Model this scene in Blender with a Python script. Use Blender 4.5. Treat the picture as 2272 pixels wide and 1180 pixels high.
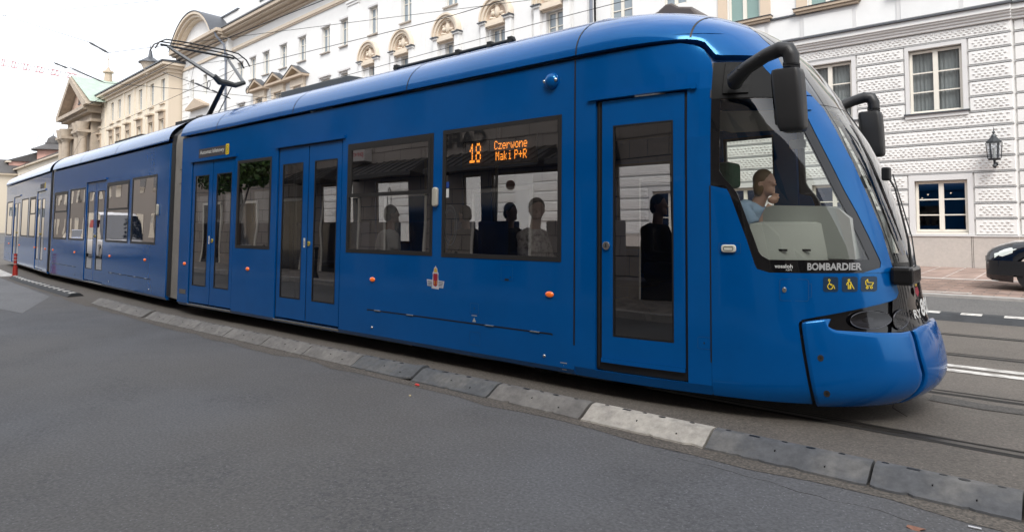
import bpy, bmesh, math, random
from mathutils import Vector, Matrix
random.seed(7)
R = math.radians
scene = bpy.context.scene
for o in list(bpy.data.objects): bpy.data.objects.remove(o)
col = scene.collection

# ------------------------------------------------------------------ camera
EYE = Vector((0, 0, 1.45))
yaw, pit, rol = R(40.65), R(2.29), R(-0.35)
fwd = Vector((-math.sin(yaw)*math.cos(pit), math.cos(yaw)*math.cos(pit), math.sin(pit)))
rt = Vector((math.cos(yaw), math.sin(yaw), 0)); up = rt.cross(fwd)
cr = rt*math.cos(rol) + up*math.sin(rol); cu = -rt*math.sin(rol) + up*math.cos(rol)
cam = bpy.data.cameras.new('camera'); camo = bpy.data.objects.new('camera', cam); col.objects.link(camo)
camo.matrix_world = Matrix(((cr.x, cu.x, -fwd.x, 0), (cr.y, cu.y, -fwd.y, 0), (cr.z, cu.z, -fwd.z, EYE.z), (0, 0, 0, 1)))
cam.sensor_width = 36; cam.lens = 1460/2272*36
cam.shift_y = -(590-434)/2272
cam.clip_start = 0.05; cam.clip_end = 3000
scene.camera = camo
scene.render.resolution_x = 1024; scene.render.resolution_y = 531

# ------------------------------------------------------------------ sky, sun, exposure
SUN_EL, SUN_ROT = 48, 140
world = bpy.data.worlds.new('World'); scene.world = world; world.use_nodes = True
nt = world.node_tree; bg = nt.nodes['Background']
sky = nt.nodes.new('ShaderNodeTexSky'); sky.sky_type = 'NISHITA'; sky.sun_disc = False
sky.sun_elevation = R(SUN_EL); sky.sun_rotation = R(SUN_ROT); sky.air_density = 1.0; sky.dust_density = 4.0; sky.ozone_density = 1.0
hs = nt.nodes.new('ShaderNodeHueSaturation'); hs.inputs['Saturation'].default_value = 0.22
tc = nt.nodes.new('ShaderNodeTexCoord'); cn = nt.nodes.new('ShaderNodeTexNoise')
cn.inputs['Scale'].default_value = 2.2; cn.inputs['Detail'].default_value = 6
cr_ = nt.nodes.new('ShaderNodeValToRGB'); cr_.color_ramp.elements[0].position = 0.35; cr_.color_ramp.elements[0].color = (0.78, 0.79, 0.82, 1)
cr_.color_ramp.elements[1].position = 0.65; cr_.color_ramp.elements[1].color = (1.12, 1.12, 1.12, 1)
mx = nt.nodes.new('ShaderNodeMix'); mx.data_type = 'RGBA'; mx.inputs['Factor'].default_value = 0.6
mx.inputs['B'].default_value = (9.0, 9.3, 9.8, 1)
mu = nt.nodes.new('ShaderNodeMix'); mu.data_type = 'RGBA'; mu.blend_type = 'MULTIPLY'; mu.inputs['Factor'].default_value = 1
nt.links.new(sky.outputs[0], hs.inputs['Color']); nt.links.new(hs.outputs[0], mx.inputs['A'])
nt.links.new(tc.outputs['Generated'], cn.inputs['Vector']); nt.links.new(cn.outputs['Fac'], cr_.inputs['Fac'])
nt.links.new(mx.outputs['Result'], mu.inputs['A']); nt.links.new(cr_.outputs[0], mu.inputs['B'])
nt.links.new(mu.outputs['Result'], bg.inputs['Color']); bg.inputs['Strength'].default_value = 0.12
sl = bpy.data.lights.new('sun', 'SUN'); sl.energy = 1.5; sl.angle = R(25); sl.color = (1, 0.97, 0.92)
so = bpy.data.objects.new('sun', sl); col.objects.link(so)
# sun_rotation is measured clockwise from +Y seen from above
sd = Vector((math.sin(R(SUN_ROT))*math.cos(R(SUN_EL)), math.cos(R(SUN_ROT))*math.cos(R(SUN_EL)), math.sin(R(SUN_EL))))
so.rotation_euler = sd.to_track_quat('Z', 'Y').to_euler(); so.location = sd*60
scene.view_settings.view_transform = 'Standard'; scene.view_settings.look = 'None'
scene.view_settings.exposure = 0.85; scene.view_settings.gamma = 1
scene.render.engine = 'CYCLES'
scene.cycles.max_bounces = 8; scene.cycles.transparent_max_bounces = 16

# ------------------------------------------------------------------ materials
def srgb(r, g, b):
    f = lambda c: c/12.92 if c <= .04045 else ((c+.055)/1.055)**2.4
    return (f(r/255), f(g/255), f(b/255))
MATS = {}
def mat(name, color, rough=0.6, metal=0.0, coat=0.0, spec=0.5, noise=None, bump=None, emit=None, var=None):
    """noise=(scale, amount) value variation; var=(scale, colour, amount) a second colour in patches; bump=(scale, strength, distance)"""
    if name in MATS: return MATS[name]
    m = bpy.data.materials.new(name); m.use_nodes = True; n = m.node_tree.nodes; l = m.node_tree.links
    p = n['Principled BSDF']
    p.inputs['Base Color'].default_value = (*color, 1); p.inputs['Roughness'].default_value = rough
    p.inputs['Metallic'].default_value = metal; p.inputs['Coat Weight'].default_value = coat
    p.inputs['Coat Roughness'].default_value = 0.04; p.inputs['Specular IOR Level'].default_value = spec
    geo = n.new('ShaderNodeNewGeometry'); cur = None
    if noise or var:
        cur = n.new('ShaderNodeRGB').outputs[0]; cur.default_value = (*color, 1)
    if var:
        t = n.new('ShaderNodeTexNoise'); t.inputs['Scale'].default_value = var[0]; t.inputs['Detail'].default_value = 5; t.inputs['Roughness'].default_value = .65
        r = n.new('ShaderNodeValToRGB'); r.color_ramp.elements[0].position = .45; r.color_ramp.elements[1].position = .62
        mxx = n.new('ShaderNodeMix'); mxx.data_type = 'RGBA'; mxx.inputs['B'].default_value = (*var[1], 1)
        mm = n.new('ShaderNodeMath'); mm.operation = 'MULTIPLY'; mm.inputs[1].default_value = var[2]
        l.new(geo.outputs['Position'], t.inputs['Vector']); l.new(t.outputs['Fac'], r.inputs['Fac']); l.new(r.outputs[0], mm.inputs[0])
        l.new(mm.outputs[0], mxx.inputs['Factor']); l.new(cur, mxx.inputs['A']); cur = mxx.outputs['Result']
    if noise:
        t = n.new('ShaderNodeTexNoise'); t.inputs['Scale'].default_value = noise[0]; t.inputs['Detail'].default_value = 6; t.inputs['Roughness'].default_value = .7
        r = n.new('ShaderNodeMapRange'); r.inputs['From Min'].default_value = .3; r.inputs['From Max'].default_value = .7
        r.inputs['To Min'].default_value = 1-noise[1]; r.inputs['To Max'].default_value = 1+noise[1]
        mxx = n.new('ShaderNodeMix'); mxx.data_type = 'RGBA'; mxx.blend_type = 'MULTIPLY'; mxx.inputs['Factor'].default_value = 1
        l.new(geo.outputs['Position'], t.inputs['Vector']); l.new(t.outputs['Fac'], r.inputs['Value'])
        l.new(cur, mxx.inputs['A']); l.new(r.outputs[0], mxx.inputs['B']); cur = mxx.outputs['Result']
    if cur is not None: l.new(cur, p.inputs['Base Color'])
    if bump:
        t = n.new('ShaderNodeTexNoise'); t.inputs['Scale'].default_value = bump[0]; t.inputs['Detail'].default_value = 4
        b = n.new('ShaderNodeBump'); b.inputs['Strength'].default_value = bump[1]; b.inputs['Distance'].default_value = bump[2]
        l.new(geo.outputs['Position'], t.inputs['Vector']); l.new(t.outputs['Fac'], b.inputs['Height']); l.new(b.outputs[0], p.inputs['Normal'])
    if emit:
        p.inputs['Emission Color'].default_value = (*emit[0], 1); p.inputs['Emission Strength'].default_value = emit[1]
    MATS[name] = m; return m
def glass_mat(name, tint, refl=1.0, gtint=(1, 1, 1), ior=1.5, wob=0.0):
    if name in MATS: return MATS[name]
    m = bpy.data.materials.new(name); m.use_nodes = True; n = m.node_tree.nodes; l = m.node_tree.links
    n.remove(n['Principled BSDF']); out = n['Material Output']
    tr = n.new('ShaderNodeBsdfTransparent'); tr.inputs[0].default_value = (*tint, 1)
    gl = n.new('ShaderNodeBsdfGlossy'); gl.inputs['Roughness'].default_value = 0.01; gl.inputs['Color'].default_value = (*gtint, 1)
    fr = n.new('ShaderNodeFresnel'); fr.inputs[0].default_value = ior
    mm = n.new('ShaderNodeMath'); mm.operation = 'MULTIPLY'; mm.inputs[1].default_value = refl; mm.use_clamp = True
    mxx = n.new('ShaderNodeMixShader')
    bf = n.new('ShaderNodeNewGeometry'); mi = n.new('ShaderNodeMix'); mi.inputs['A'].default_value = ior; mi.inputs['B'].default_value = 1/ior
    l.new(bf.outputs['Backfacing'], mi.inputs['Factor']); l.new(mi.outputs['Result'], fr.inputs[0])
    l.new(fr.outputs[0], mm.inputs[0]); l.new(mm.outputs[0], mxx.inputs[0]); l.new(tr.outputs[0], mxx.inputs[1]); l.new(gl.outputs[0], mxx.inputs[2])
    l.new(mxx.outputs[0], out.inputs['Surface'])
    if wob:
        geo = n.new('ShaderNodeNewGeometry'); t = n.new('ShaderNodeTexNoise'); t.inputs['Scale'].default_value = 1.3; t.inputs['Detail'].default_value = 1
        b = n.new('ShaderNodeBump'); b.inputs['Strength'].default_value = 1; b.inputs['Distance'].default_value = wob
        l.new(geo.outputs['Position'], t.inputs['Vector']); l.new(t.outputs['Fac'], b.inputs['Height'])
        l.new(b.outputs[0], gl.inputs['Normal']); l.new(b.outputs[0], fr.inputs['Normal'])
    MATS[name] = m; return m
BLUE = mat('blue tram paint', (0.0001, 0.074, 0.275), 0.12, coat=0.22, spec=0.75, bump=(1.6, 0.25, 0.004), noise=(1.7, .07))
BLUE.node_tree.nodes['Principled BSDF'].inputs['Specular Tint'].default_value = (0.10, 0.55, 1, 1)
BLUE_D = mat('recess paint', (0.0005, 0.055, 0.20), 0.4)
BLACK = mat('black rubber', (0.006, 0.006, 0.007), 0.5)
BLACKG = mat('gloss black panel', (0.004, 0.004, 0.005), 0.12, coat=.5, spec=.3)
DARK = mat('dark frame', (0.022, 0.021, 0.021), 0.35)
MIRB = mat('grained black plastic', (0.02, 0.02, 0.021), 0.45, bump=(140, 0.3, 0.002))
CHROME = mat('brushed steel', (0.6, 0.6, 0.58), 0.25, metal=1.0)
GREYP = mat('grey interior plastic', (0.34, 0.35, 0.33), 0.5)
INT = mat('interior lining', (0.45, 0.45, 0.45), 0.6)
INTD = mat('dark interior lining', (0.10, 0.10, 0.105), 0.6)
SEATB = mat('blue seat fabric', (0.006, 0.02, 0.08), 0.8)
SEATG = mat('green headrest fabric', (0.01, 0.09, 0.035), 0.8)
AMBER = mat('amber lens', (0.75, 0.12, 0.008), 0.15, coat=1.0, emit=((1, .18, .01), 0.15))
BELL = mat('bellows rubber', (0.26, 0.245, 0.225), 0.7, noise=(3, .15))
LED = mat('amber led', (0.3, 0.08, 0.0), 0.5, emit=((1, 0.30, 0.03), 3.0))
WHITE = mat('white print', (0.62, 0.62, 0.6), 0.5)
SILV = mat('silver print', (0.33, 0.33, 0.33), 0.4)
YEL = mat('yellow print', (0.75, 0.55, 0.02), 0.5)
NAVY = mat('navy sticker', (0.004, 0.025, 0.06), 0.35)
FGLASS = glass_mat('far side glass', (0.85, 0.86, 0.86), .4)
GLASS = glass_mat('tinted side glass', (0.36, 0.36, 0.36), 4.6, (0.95, 0.92, 0.9), wob=0.0015)
DGLASS = glass_mat('dark far glass', (.22, .22, .22), .4)
GLASSD = glass_mat('dark door glass', (0.33, 0.33, 0.34), 3.4, (0.95, 0.92, 0.9), wob=0.0015)
CABG = glass_mat('clear cab glass', (0.80, 0.83, 0.80), 1.5)
WSG = glass_mat('windscreen glass', (0.84, 0.87, 0.84), 1.7, wob=0.002)
WGL = glass_mat('clear lamp glass', (0.8, 0.82, 0.85), 1.2)

# ------------------------------------------------------------------ mesh helpers
class MB:
    def __init__(s): s.v = []; s.f = []
    def add(s, vs, fs):
        b = len(s.v); s.v += [Vector(p) for p in vs]; s.f += [tuple(b+i for i in f) for f in fs]; return s
    def quad(s, a, b, c, d): return s.add([a, b, c, d], [(0, 1, 2, 3)])
    def box(s, x0, x1, y0, y1, z0, z1, M=None):
        vs = [Vector((x, y, z)) for x in (x0, x1) for y in (y0, y1) for z in (z0, z1)]
        if M is not None: vs = [M(v) for v in vs]
        return s.add(vs, [(0, 1, 3, 2), (4, 6, 7, 5), (0, 4, 5, 1), (2, 3, 7, 6), (0, 2, 6, 4), (1, 5, 7, 3)])
    def cyl(s, a, b, r, r2=None, n=14, caps=True):
        a = Vector(a); b = Vector(b); r2 = r if r2 is None else r2
        d = (b-a).normalized(); t = Vector((0, 0, 1)) if abs(d.z) < .9 else Vector((1, 0, 0))
        e1 = d.cross(t).normalized(); e2 = d.cross(e1)
        vs = [a+(e1*math.cos(2*math.pi*i/n)+e2*math.sin(2*math.pi*i/n))*r for i in range(n)]
        vs += [b+(e1*math.cos(2*math.pi*i/n)+e2*math.sin(2*math.pi*i/n))*r2 for i in range(n)]
        fs = [(i, (i+1) % n, n+(i+1) % n, n+i) for i in range(n)]
        if caps: fs += [tuple(range(n-1, -1, -1)), tuple(range(n, 2*n))]
        return s.add(vs, fs)
    def tube(s, pts, rs, n=8):
        pts = [Vector(p) for p in pts]
        if not isinstance(rs, (list, tuple)): rs = [rs]*len(pts)
        rings = []; prev = None
        for i, p in enumerate(pts):
            d = (pts[min(i+1, len(pts)-1)]-pts[max(i-1, 0)]).normalized()
            if prev is None:
                t = Vector((0, 0, 1)) if abs(d.z) < .9 else Vector((1, 0, 0)); e1 = d.cross(t).normalized()
            else: e1 = (prev-d*prev.dot(d)).normalized()
            prev = e1; e2 = d.cross(e1)
            rings.append([p+(e1*math.cos(2*math.pi*k/n)+e2*math.sin(2*math.pi*k/n))*rs[i] for k in range(n)])
        vs = [v for r in rings for v in r]; fs = []
        for i in range(len(pts)-1):
            for k in range(n): fs.append((i*n+k, i*n+(k+1) % n, (i+1)*n+(k+1) % n, (i+1)*n+k))
        fs += [tuple(range(n-1, -1, -1)), tuple((len(pts)-1)*n+k for k in range(n))]
        return s.add(vs, fs)
    def ball(s, c, r, n=12, m=8):
        c = Vector(c); r = Vector(r if hasattr(r, '__len__') else (r, r, r)); vs = []; fs = []
        for j in range(m+1):
            ph = math.pi*j/m
            for i in range(n):
                th = 2*math.pi*i/n; vs.append(c+Vector((r.x*math.sin(ph)*math.cos(th), r.y*math.sin(ph)*math.sin(th), r.z*math.cos(ph))))
        for j in range(m):
            for i in range(n): fs.append((j*n+i, (j+1)*n+i, (j+1)*n+(i+1) % n, j*n+(i+1) % n))
        return s.add(vs, fs)
    def grid(s, pts):
        nr = len(pts); nc = len(pts[0]); b = []
        for r in pts: b += r
        return s.add(b, [(i*nc+j, i*nc+j+1, (i+1)*nc+j+1, (i+1)*nc+j) for i in range(nr-1) for j in range(nc-1)])
    def prism(s, poly, fn, d0, d1):
        """poly of (a,b); fn(a,b,d)->world; extruded from depth d0 to d1"""
        n = len(poly); vs = [fn(a, b, d0) for a, b in poly]+[fn(a, b, d1) for a, b in poly]
        return s.add(vs, [tuple(range(n)), tuple(range(2*n-1, n-1, -1))]+[(i, n+i, n+(i+1) % n, (i+1) % n) for i in range(n)])
    def build(s, name, m, parent=None, smooth=False, bevel=0, merge=False, angle=35):
        me = bpy.data.meshes.new(name); o = bpy.data.objects.new(name, me); col.objects.link(o)
        off = Vector((0, 0, 0))
        if parent is not None: o.parent = parent; off = world_of(parent)
        me.from_pydata([tuple(v-off) for v in s.v], [], s.f)
        if m is not None: me.materials.append(m)
        bm = bmesh.new(); bm.from_mesh(me)
        if merge: bmesh.ops.remove_doubles(bm, verts=bm.verts, dist=1e-5)
        bmesh.ops.recalc_face_normals(bm, faces=bm.faces)
        if smooth:
            for f in bm.faces: f.smooth = True
            for e in bm.edges:
                if len(e.link_faces) == 2 and e.calc_face_angle(0) > R(angle): e.smooth = False
        bm.to_mesh(me); bm.free(); me.update()
        if bevel:
            b = o.modifiers.new('bevel', 'BEVEL'); b.width = bevel; b.segments = 2; b.limit_method = 'ANGLE'; b.angle_limit = R(40)
        return o
def world_of(o):
    p = Vector(o.location)
    while o.parent is not None: o = o.parent; p += Vector(o.location)
    return p
def tag(o, label=None, cat=None, group=None, kind=None):
    if label: o['label'] = label
    if cat: o['category'] = cat
    if group: o['group'] = group
    if kind: o['kind'] = kind
    return o
def thing(name, label, cat, loc=(0, 0, 0), group=None, kind=None):
    o = bpy.data.objects.new(name, None); col.objects.link(o); o.location = loc; o.empty_display_size = .2
    return tag(o, label, cat, group, kind)
def text_mesh(txt, size=1.0, bold=0.0, space=1.0):
    cu_ = bpy.data.curves.new('t', 'FONT'); cu_.body = txt; cu_.size = size; cu_.offset = bold; cu_.space_character = space; cu_.resolution_u = 3
    o = bpy.data.objects.new('t', cu_); col.objects.link(o)
    dg = bpy.context.evaluated_depsgraph_get(); dg.update()
    me = bpy.data.meshes.new_from_object(o.evaluated_get(dg))
    vs = [v.co.copy() for v in me.vertices]; fs = [tuple(p.vertices) for p in me.polygons]
    bpy.data.objects.remove(o); bpy.data.curves.remove(cu_); bpy.data.meshes.remove(me)
    x0 = min(v.x for v in vs); x1 = max(v.x for v in vs); y0 = min(v.y for v in vs); y1 = max(v.y for v in vs)
    return vs, fs, (x0, x1, y0, y1)
def put_text(mb, txt, x0, x1, z0, z1, fn, bold=0.0, flip=False):
    """fit text into the rectangle x0..x1, z0..z1; fn(x,z)->world"""
    vs, fs, (a, b, c, d) = text_mesh(txt, 1.0, bold)
    out = []
    for v in vs:
        u = (v.x-a)/(b-a); t = (v.y-c)/(d-c)
        if flip: u = 1-u
        out.append(fn(x0+(x1-x0)*u, z0+(z1-z0)*t))
    return mb.add(out, fs)

# ------------------------------------------------------------------ tram surface
ZF = [0.14, 0.22, 0.30, 0.38, 0.55, 0.66, 0.70, 0.74, 1.02, 1.23, 1.46, 1.71, 1.87, 2.09, 2.21, 2.41, 2.66, 2.80, 2.93, 3.02, 3.15, 3.28, 3.40]
XF = [-.98, -.84, -.795, -.79, -.82, -.855, -.885, -.893, -.93, -.98, -1.048, -1.129, -1.181, -1.274, -1.344, -1.452, -1.607, -1.71, -1.822, -1.915, -2.14, -2.45, -3.1]
def lerp_t(x, xs, ys):
    if x <= xs[0]: return ys[0]
    for i in range(len(xs)-1):
        if x <= xs[i+1]: return ys[i]+(ys[i+1]-ys[i])*(x-xs[i])/(xs[i+1]-xs[i])
    return ys[-1]
# smooth the front profile a little so the windscreen reflects without facets
_ZS = [0.14+i*(3.4-0.14)/160 for i in range(161)]; _XS = [lerp_t(z, ZF, XF) for z in _ZS]
for _ in range(8):
    _XS = [_XS[0]]+[(_XS[i-1]+2*_XS[i]+_XS[i+1])/4 for i in range(1, 160)]+[_XS[-1]]
def xf(z):
    t = (z-.14)/(3.4-.14)*160
    if t <= 0: return _XS[0]
    if t >= 160: return _XS[-1]
    i = int(t); return _XS[i]+(_XS[i+1]-_XS[i])*(t-i)
def wz(z):
    if z <= 2.86: return 1.2-.024*(z-.2)-(0.04*(.2-z)/.06 if z < .2 else 0)
    q = min(1, (z-2.86)/.54); return 1.17*max(0, 1-q**2.2)**.5
def hwf(x, z):
    W = wz(z)
    if x <= -3.2: return W
    tp = .11*((x+3.2)/1.15)**2
    s = max(0, min(1, (x-(xf(z)-1.1))/1.1))
    return max(0, W-tp)*(1-s**3)**.4
class Sec:
    """a tram section: its own frame, x forward"""
    def __init__(s, O, ang, nose):
        s.O = Vector(O); s.ex = Vector((math.cos(ang), math.sin(ang), 0)); s.ey = Vector((-math.sin(ang), math.cos(ang), 0)); s.nose = nose
    def hw(s, x, z): return hwf(x, z) if s.nose else wz(z)
    def L(s, x, y, z): return s.O+s.ex*x+s.ey*y+Vector((0, 0, z))
    def P(s, x, z, off=0.0, side=-1):
        h = s.hw(x, z)
        if off:
            e = .004; dx = (s.hw(min(x+e, xf(z)) if s.nose else x, z)-s.hw(x-e, z))/(2*e); dz = (s.hw(x, z+e)-s.hw(x, z-e))/(2*e)
            if h < 1e-4: dx = -50
            dx = max(-50, min(50, dx)); dz = max(-50, min(50, dz))
            n = Vector((-dx, 1, -dz)).normalized()*off
            return s.L(x+n.x, side*(h+n.y), z+n.z)
        return s.L(x, side*h, z)
S1 = Sec((0, 5.8, 0), 0, True)
# rear sections: near-side start points and directions measured on the curve of the track
def mk(a, b):
    a = Vector(a); b = Vector(b); d = (a-b).normalized(); n = Vector((-d.y, d.x)); c = a+n*1.2
    return Sec((c.x, c.y, 0), math.atan2(d.y, d.x), False), (a-b).length
S2, L2 = mk((-11.84, 4.69), (-20.29, 5.20))
S3, L3 = mk((-20.72, 5.22), (-29.95, 6.21))
def cvt(f): return f if callable(f) else (lambda *_: f)
def gpatch(sec, xl, xr, zb, zt, nu=8, nv=8, off=0.0, side=-1, front=False, mb=None, thick=0.0, edge=0.0):
    """surface patch: xl(z)..xr(z) by zb(u)..zt(u). front: from xl on the near side round the tip to the far side"""
    xl, xr, zb, zt = cvt(xl), cvt(xr), cvt(zb), cvt(zt); mb = mb or MB(); rows = []; inner = []
    def samp(n):
        a = [i/n for i in range(n+1)]
        if edge: a = sorted(set([0, .25*edge, edge, 1-edge, 1-.25*edge, 1]+[x for x in a if edge < x < 1-edge]))
        return a
    us, vs = samp(nu), samp(nv)
    for v in vs:
        row = []; irow = []
        for u in us:
            z = zb(u)+(zt(u)-zb(u))*v
            if front:
                th = math.pi/2*(1-abs(1-2*u)); x0 = xl(z); x = x0+(xf(z)-x0)*math.sin(th); sd_ = side if u <= .5 else -side
            else:
                x = xl(z)+(xr(z)-xl(z))*u; sd_ = side
            o_ = off
            if edge:
                q = min(u, 1-u, v, 1-v)
                if q < edge: o_ = off-thick*.22*(1-q/edge)**2
            row.append(sec.P(x, z, o_, sd_)); irow.append(sec.P(x, z, off-thick, sd_))
        rows.append(row); inner.append(irow)
    mb.grid(rows)
    if thick:
        mb.grid(inner)
        nr = len(rows); nc = len(rows[0])
        for a, b in ((rows[0], inner[0]), (rows[-1], inner[-1]), ([r[0] for r in rows], [r[0] for r in inner]), ([r[-1] for r in rows], [r[-1] for r in inner])):
            mb.grid([a, b])
    return mb
def spread(a, b, cuts, step):
    s_ = sorted(set([a, b]+[c for c in cuts if a < c < b])); out = []
    for i in range(len(s_)-1):
        n = max(1, math.ceil((s_[i+1]-s_[i])/step)); out += [s_[i]+(s_[i+1]-s_[i])*k/n for k in range(n)]
    return out+[b]
def panel(sec, x0, x1, z0, z1, holes, side=-1, off=0.0, thick=.05, sx=.7, sz=.5, mb=None):
    mb = mb or MB()
    xs = spread(x0, x1, [h[i] for h in holes for i in (0, 1)], sx); zs = spread(z0, z1, [h[i] for h in holes for i in (2, 3)], sz)
    inh = lambda x, z: any(h[0] < x < h[1] and h[2] < z < h[3] for h in holes)
    P = {}
    def g(i, j, k):
        if (i, j, k) not in P: P[(i, j, k)] = sec.P(xs[i], zs[j], off-(thick if k else 0), side)
        return P[(i, j, k)]
    for i in range(len(xs)-1):
        for j in range(len(zs)-1):
            if inh((xs[i]+xs[i+1])/2, (zs[j]+zs[j+1])/2): continue
            for k in (0, 1): mb.quad(g(i, j, k), g(i+1, j, k), g(i+1, j+1, k), g(i, j+1, k))
            for di, dj, a, b in ((-1, 0, (i, j), (i, j+1)), (1, 0, (i+1, j), (i+1, j+1)), (0, -1, (i, j), (i+1, j)), (0, 1, (i, j+1), (i+1, j+1))):
                ii, jj = i+di, j+dj
                out = ii < 0 or jj < 0 or ii >= len(xs)-1 or jj >= len(zs)-1
                if out or inh((xs[ii]+xs[ii+1])/2, (zs[jj]+zs[jj+1])/2):
                    mb.quad(g(*a, 0), g(*b, 0), g(*b, 1), g(*a, 1))
    return mb
def strip(sec, x0, x1, z0, z1, off=.0015, side=-1, thick=0.0, mb=None, n=2, m=2): return gpatch(sec, x0, x1, z0, z1, n, m, off, side, mb=mb, thick=thick)
def line(sec, pts, wd, off=.002, side=-1, mb=None):
    """thin ribbon along (x,z) points on the skin"""
    mb = mb or MB()
    for (xa, za), (xb, zb_) in zip(pts[:-1], pts[1:]):
        d = Vector((xb-xa, zb_-za)); L_ = d.length
        if L_ < 1e-6: continue
        d /= L_; nx, nz = -d.y*wd/2, d.x*wd/2; k = max(1, int(L_/.25))
        ex, ez = d.x*wd*.4, d.y*wd*.4
        rows = [[], []]
        for i in range(k+1):
            t = i/k; x = (xa-ex)+(xb-xa+2*ex)*t; z = (za-ez)+(zb_-za+2*ez)*t
            rows[0].append(sec.P(x+nx, z+nz, off, side)); rows[1].append(sec.P(x-nx, z-nz, off, side))
        mb.grid(rows)
    return mb
def skin_poly(sec, poly, off=.002, side=-1, mb=None, thick=0):
    mb = mb or MB(); n = len(poly)
    vs = [sec.P(x, z, off, side) for x, z in poly]
    if not thick: return mb.add(vs, [tuple(range(n))])
    vs += [sec.P(x, z, off-thick, side) for x, z in poly]
    return mb.add(vs, [tuple(range(n)), tuple(range(2*n-1, n-1, -1))]+[(i, (i+1) % n, n+(i+1) % n, n+i) for i in range(n)])
def rrect(x0, x1, z0, z1, r, k=4):
    out = []
    for cx, cz, a0 in ((x1-r, z1-r, 0), (x0+r, z1-r, 90), (x0+r, z0+r, 180), (x1-r, z0+r, 270)):
        for i in range(k+1):
            a = R(a0+90*i/k); out.append((cx+r*math.cos(a), cz+r*math.sin(a)))
    return out
def ell(cx, cz, rx, rz, n=20): return [(cx+rx*math.cos(2*math.pi*i/n), cz+rz*math.sin(2*math.pi*i/n)) for i in range(n)]


# ================================================================== THE TRAM
tram = thing('tram', 'long blue articulated tram with grey bellows, tinted windows and amber side lamps', 'tram', (-14, 5.8, 0))
def window(sec, x0, x1, z0, z1, side=-1, vent=None, gm=None, led=False, sub=True):
    fr = MB(); w_ = .042 if side < 0 else .03
    for h in ((x0, x0+w_, z0, z1), (x1-w_, x1, z0, z1), (x0+w_, x1-w_, z0, z0+w_), (x0+w_, x1-w_, z1-w_, z1)):
        strip(sec, *h, off=.004, side=side, thick=.03, mb=fr, n=1, m=3)
    if vent:
        strip(sec, x0+w_, x1-w_, vent-.02, vent+.02, off=.009, side=side, thick=.03, mb=fr, n=1, m=1)
        q = .035
        for h in ((x0+w_, x0+w_+q, vent+.02, z1-w_), (x1-w_-q, x1-w_, vent+.02, z1-w_), (x0+w_+q, x1-w_-q, z1-w_-q, z1-w_)):
            strip(sec, *h, off=.008, side=side, thick=.02, mb=fr, n=1, m=3)
    o = fr.build('window', DARK, tram)
    strip(sec, x0+w_*.7, x1-w_*.7, z0+w_*.7, z1-w_*.7, off=-.004, side=side, n=3, m=5).build('pane', gm or GLASS, o, smooth=True)
    return o
def button(sec, x, z, parent, r=.022):
    b = MB(); b.prism(ell(0, 0, r*.8, r*1.25), lambda a, c, d: sec.P(x+a, z+c, d), -.01, .012)
    o = b.build('button', mat('yellow button ring', (.5, .38, .06), .4), parent)
    skin_poly(sec, ell(x, z, r*.4, r*.75), .0135).build('button_centre', mat('dark green cap', (.01, .05, .02), .3), o) if False else None
    c = MB(); c.prism(ell(0, 0, r*.42, r*.8), lambda a, cc, d: sec.P(x+a, z+cc, d), .008, .0145)
    return o
def dbl_door(sec, x0, x1, z0, z1, gz0, gz1, sticker=True):
    mid = (x0+x1)/2; g = .011
    back = MB()
    for h in ((x0-.03, x0, z0-.02, z1+.03), (x1, x1+.03, z0-.02, z1+.03), (mid-.02, mid+.02, z0, z1), (x0, x1, z1, z1+.03)):
        strip(sec, *h, off=-.02, thick=.03, mb=back, n=1, m=1)
    back.build('door_seal', BLACK, tram)
    for a, b, ga, gb, bx in ((x0+g, mid-g, x0+.095, mid-.13, mid-.06), (mid+g, x1-g, mid+.13, x1-.095, mid+.05)):
        lf = panel(sec, a, b, z0+.012, z1, [(ga, gb, gz0, gz1)], off=-.012, thick=.035, sx=.5, sz=.6).build('door_leaf', BLUE, tram, smooth=True, bevel=.004)
        rim = MB(); k = .014
        for h in ((ga, ga+k, gz0, gz1), (gb-k, gb, gz0, gz1), (ga+k, gb-k, gz0, gz0+k), (ga+k, gb-k, gz1-k, gz1)): strip(sec, *h, off=-.010, thick=.02, mb=rim, n=1, m=2)
        rim.build('pane_seal', BLACK, lf)
        strip(sec, ga+k*.5, gb-k*.5, gz0+k*.5, gz1-k*.5, off=-.018, n=2, m=5).build('pane', GLASSD, lf, smooth=True)
        if bx > mid or not sticker:
            b_ = MB(); b_.prism(ell(0, 0, .020, .03), lambda p, q, d: sec.P(bx+p, z0+.98+q, d), -.012, .006)
            bo = b_.build('door_button', mat('brass ring', (.45, .33, .05), .35), lf)
            b_ = MB(); b_.prism(ell(0, 0, .010, .017), lambda p, q, d: sec.P(bx+p, z0+.98+q, d), .0, .0085)
            b_.build('button_core', mat('dark green cap', (.01, .05, .02), .3), lf)
        else:
            skin_poly(sec, rrect(bx-.022, bx+.022, z0+.93, z0+1.05, .008), off=-.009).build('door_notice', WHITE, lf)
            n_ = MB(); line(sec, [(bx-.010, z0+1.03), (bx-.010, z0+.96), (bx+.010, z0+.96), (bx+.010, z0+1.0), (bx-.004, z0+1.0)], .005, off=-.0078, mb=n_); n_.build('notice_mark', BLACK, lf)
    # rail over the door and step plate under it
    r_ = MB(); strip(sec, x0-.07, x1+.08, z1+.02, z1+.055, off=.022, thick=.024, mb=r_, n=3, m=1); r_.build('door_rail', BLUE, tram, bevel=.003)
    r_ = MB(); strip(sec, x0-.02, x1+.02, z0-.035, z0-.012, off=.012, thick=.04, mb=r_, n=3, m=1); r_.build('door_sill', CHROME, tram)
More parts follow.
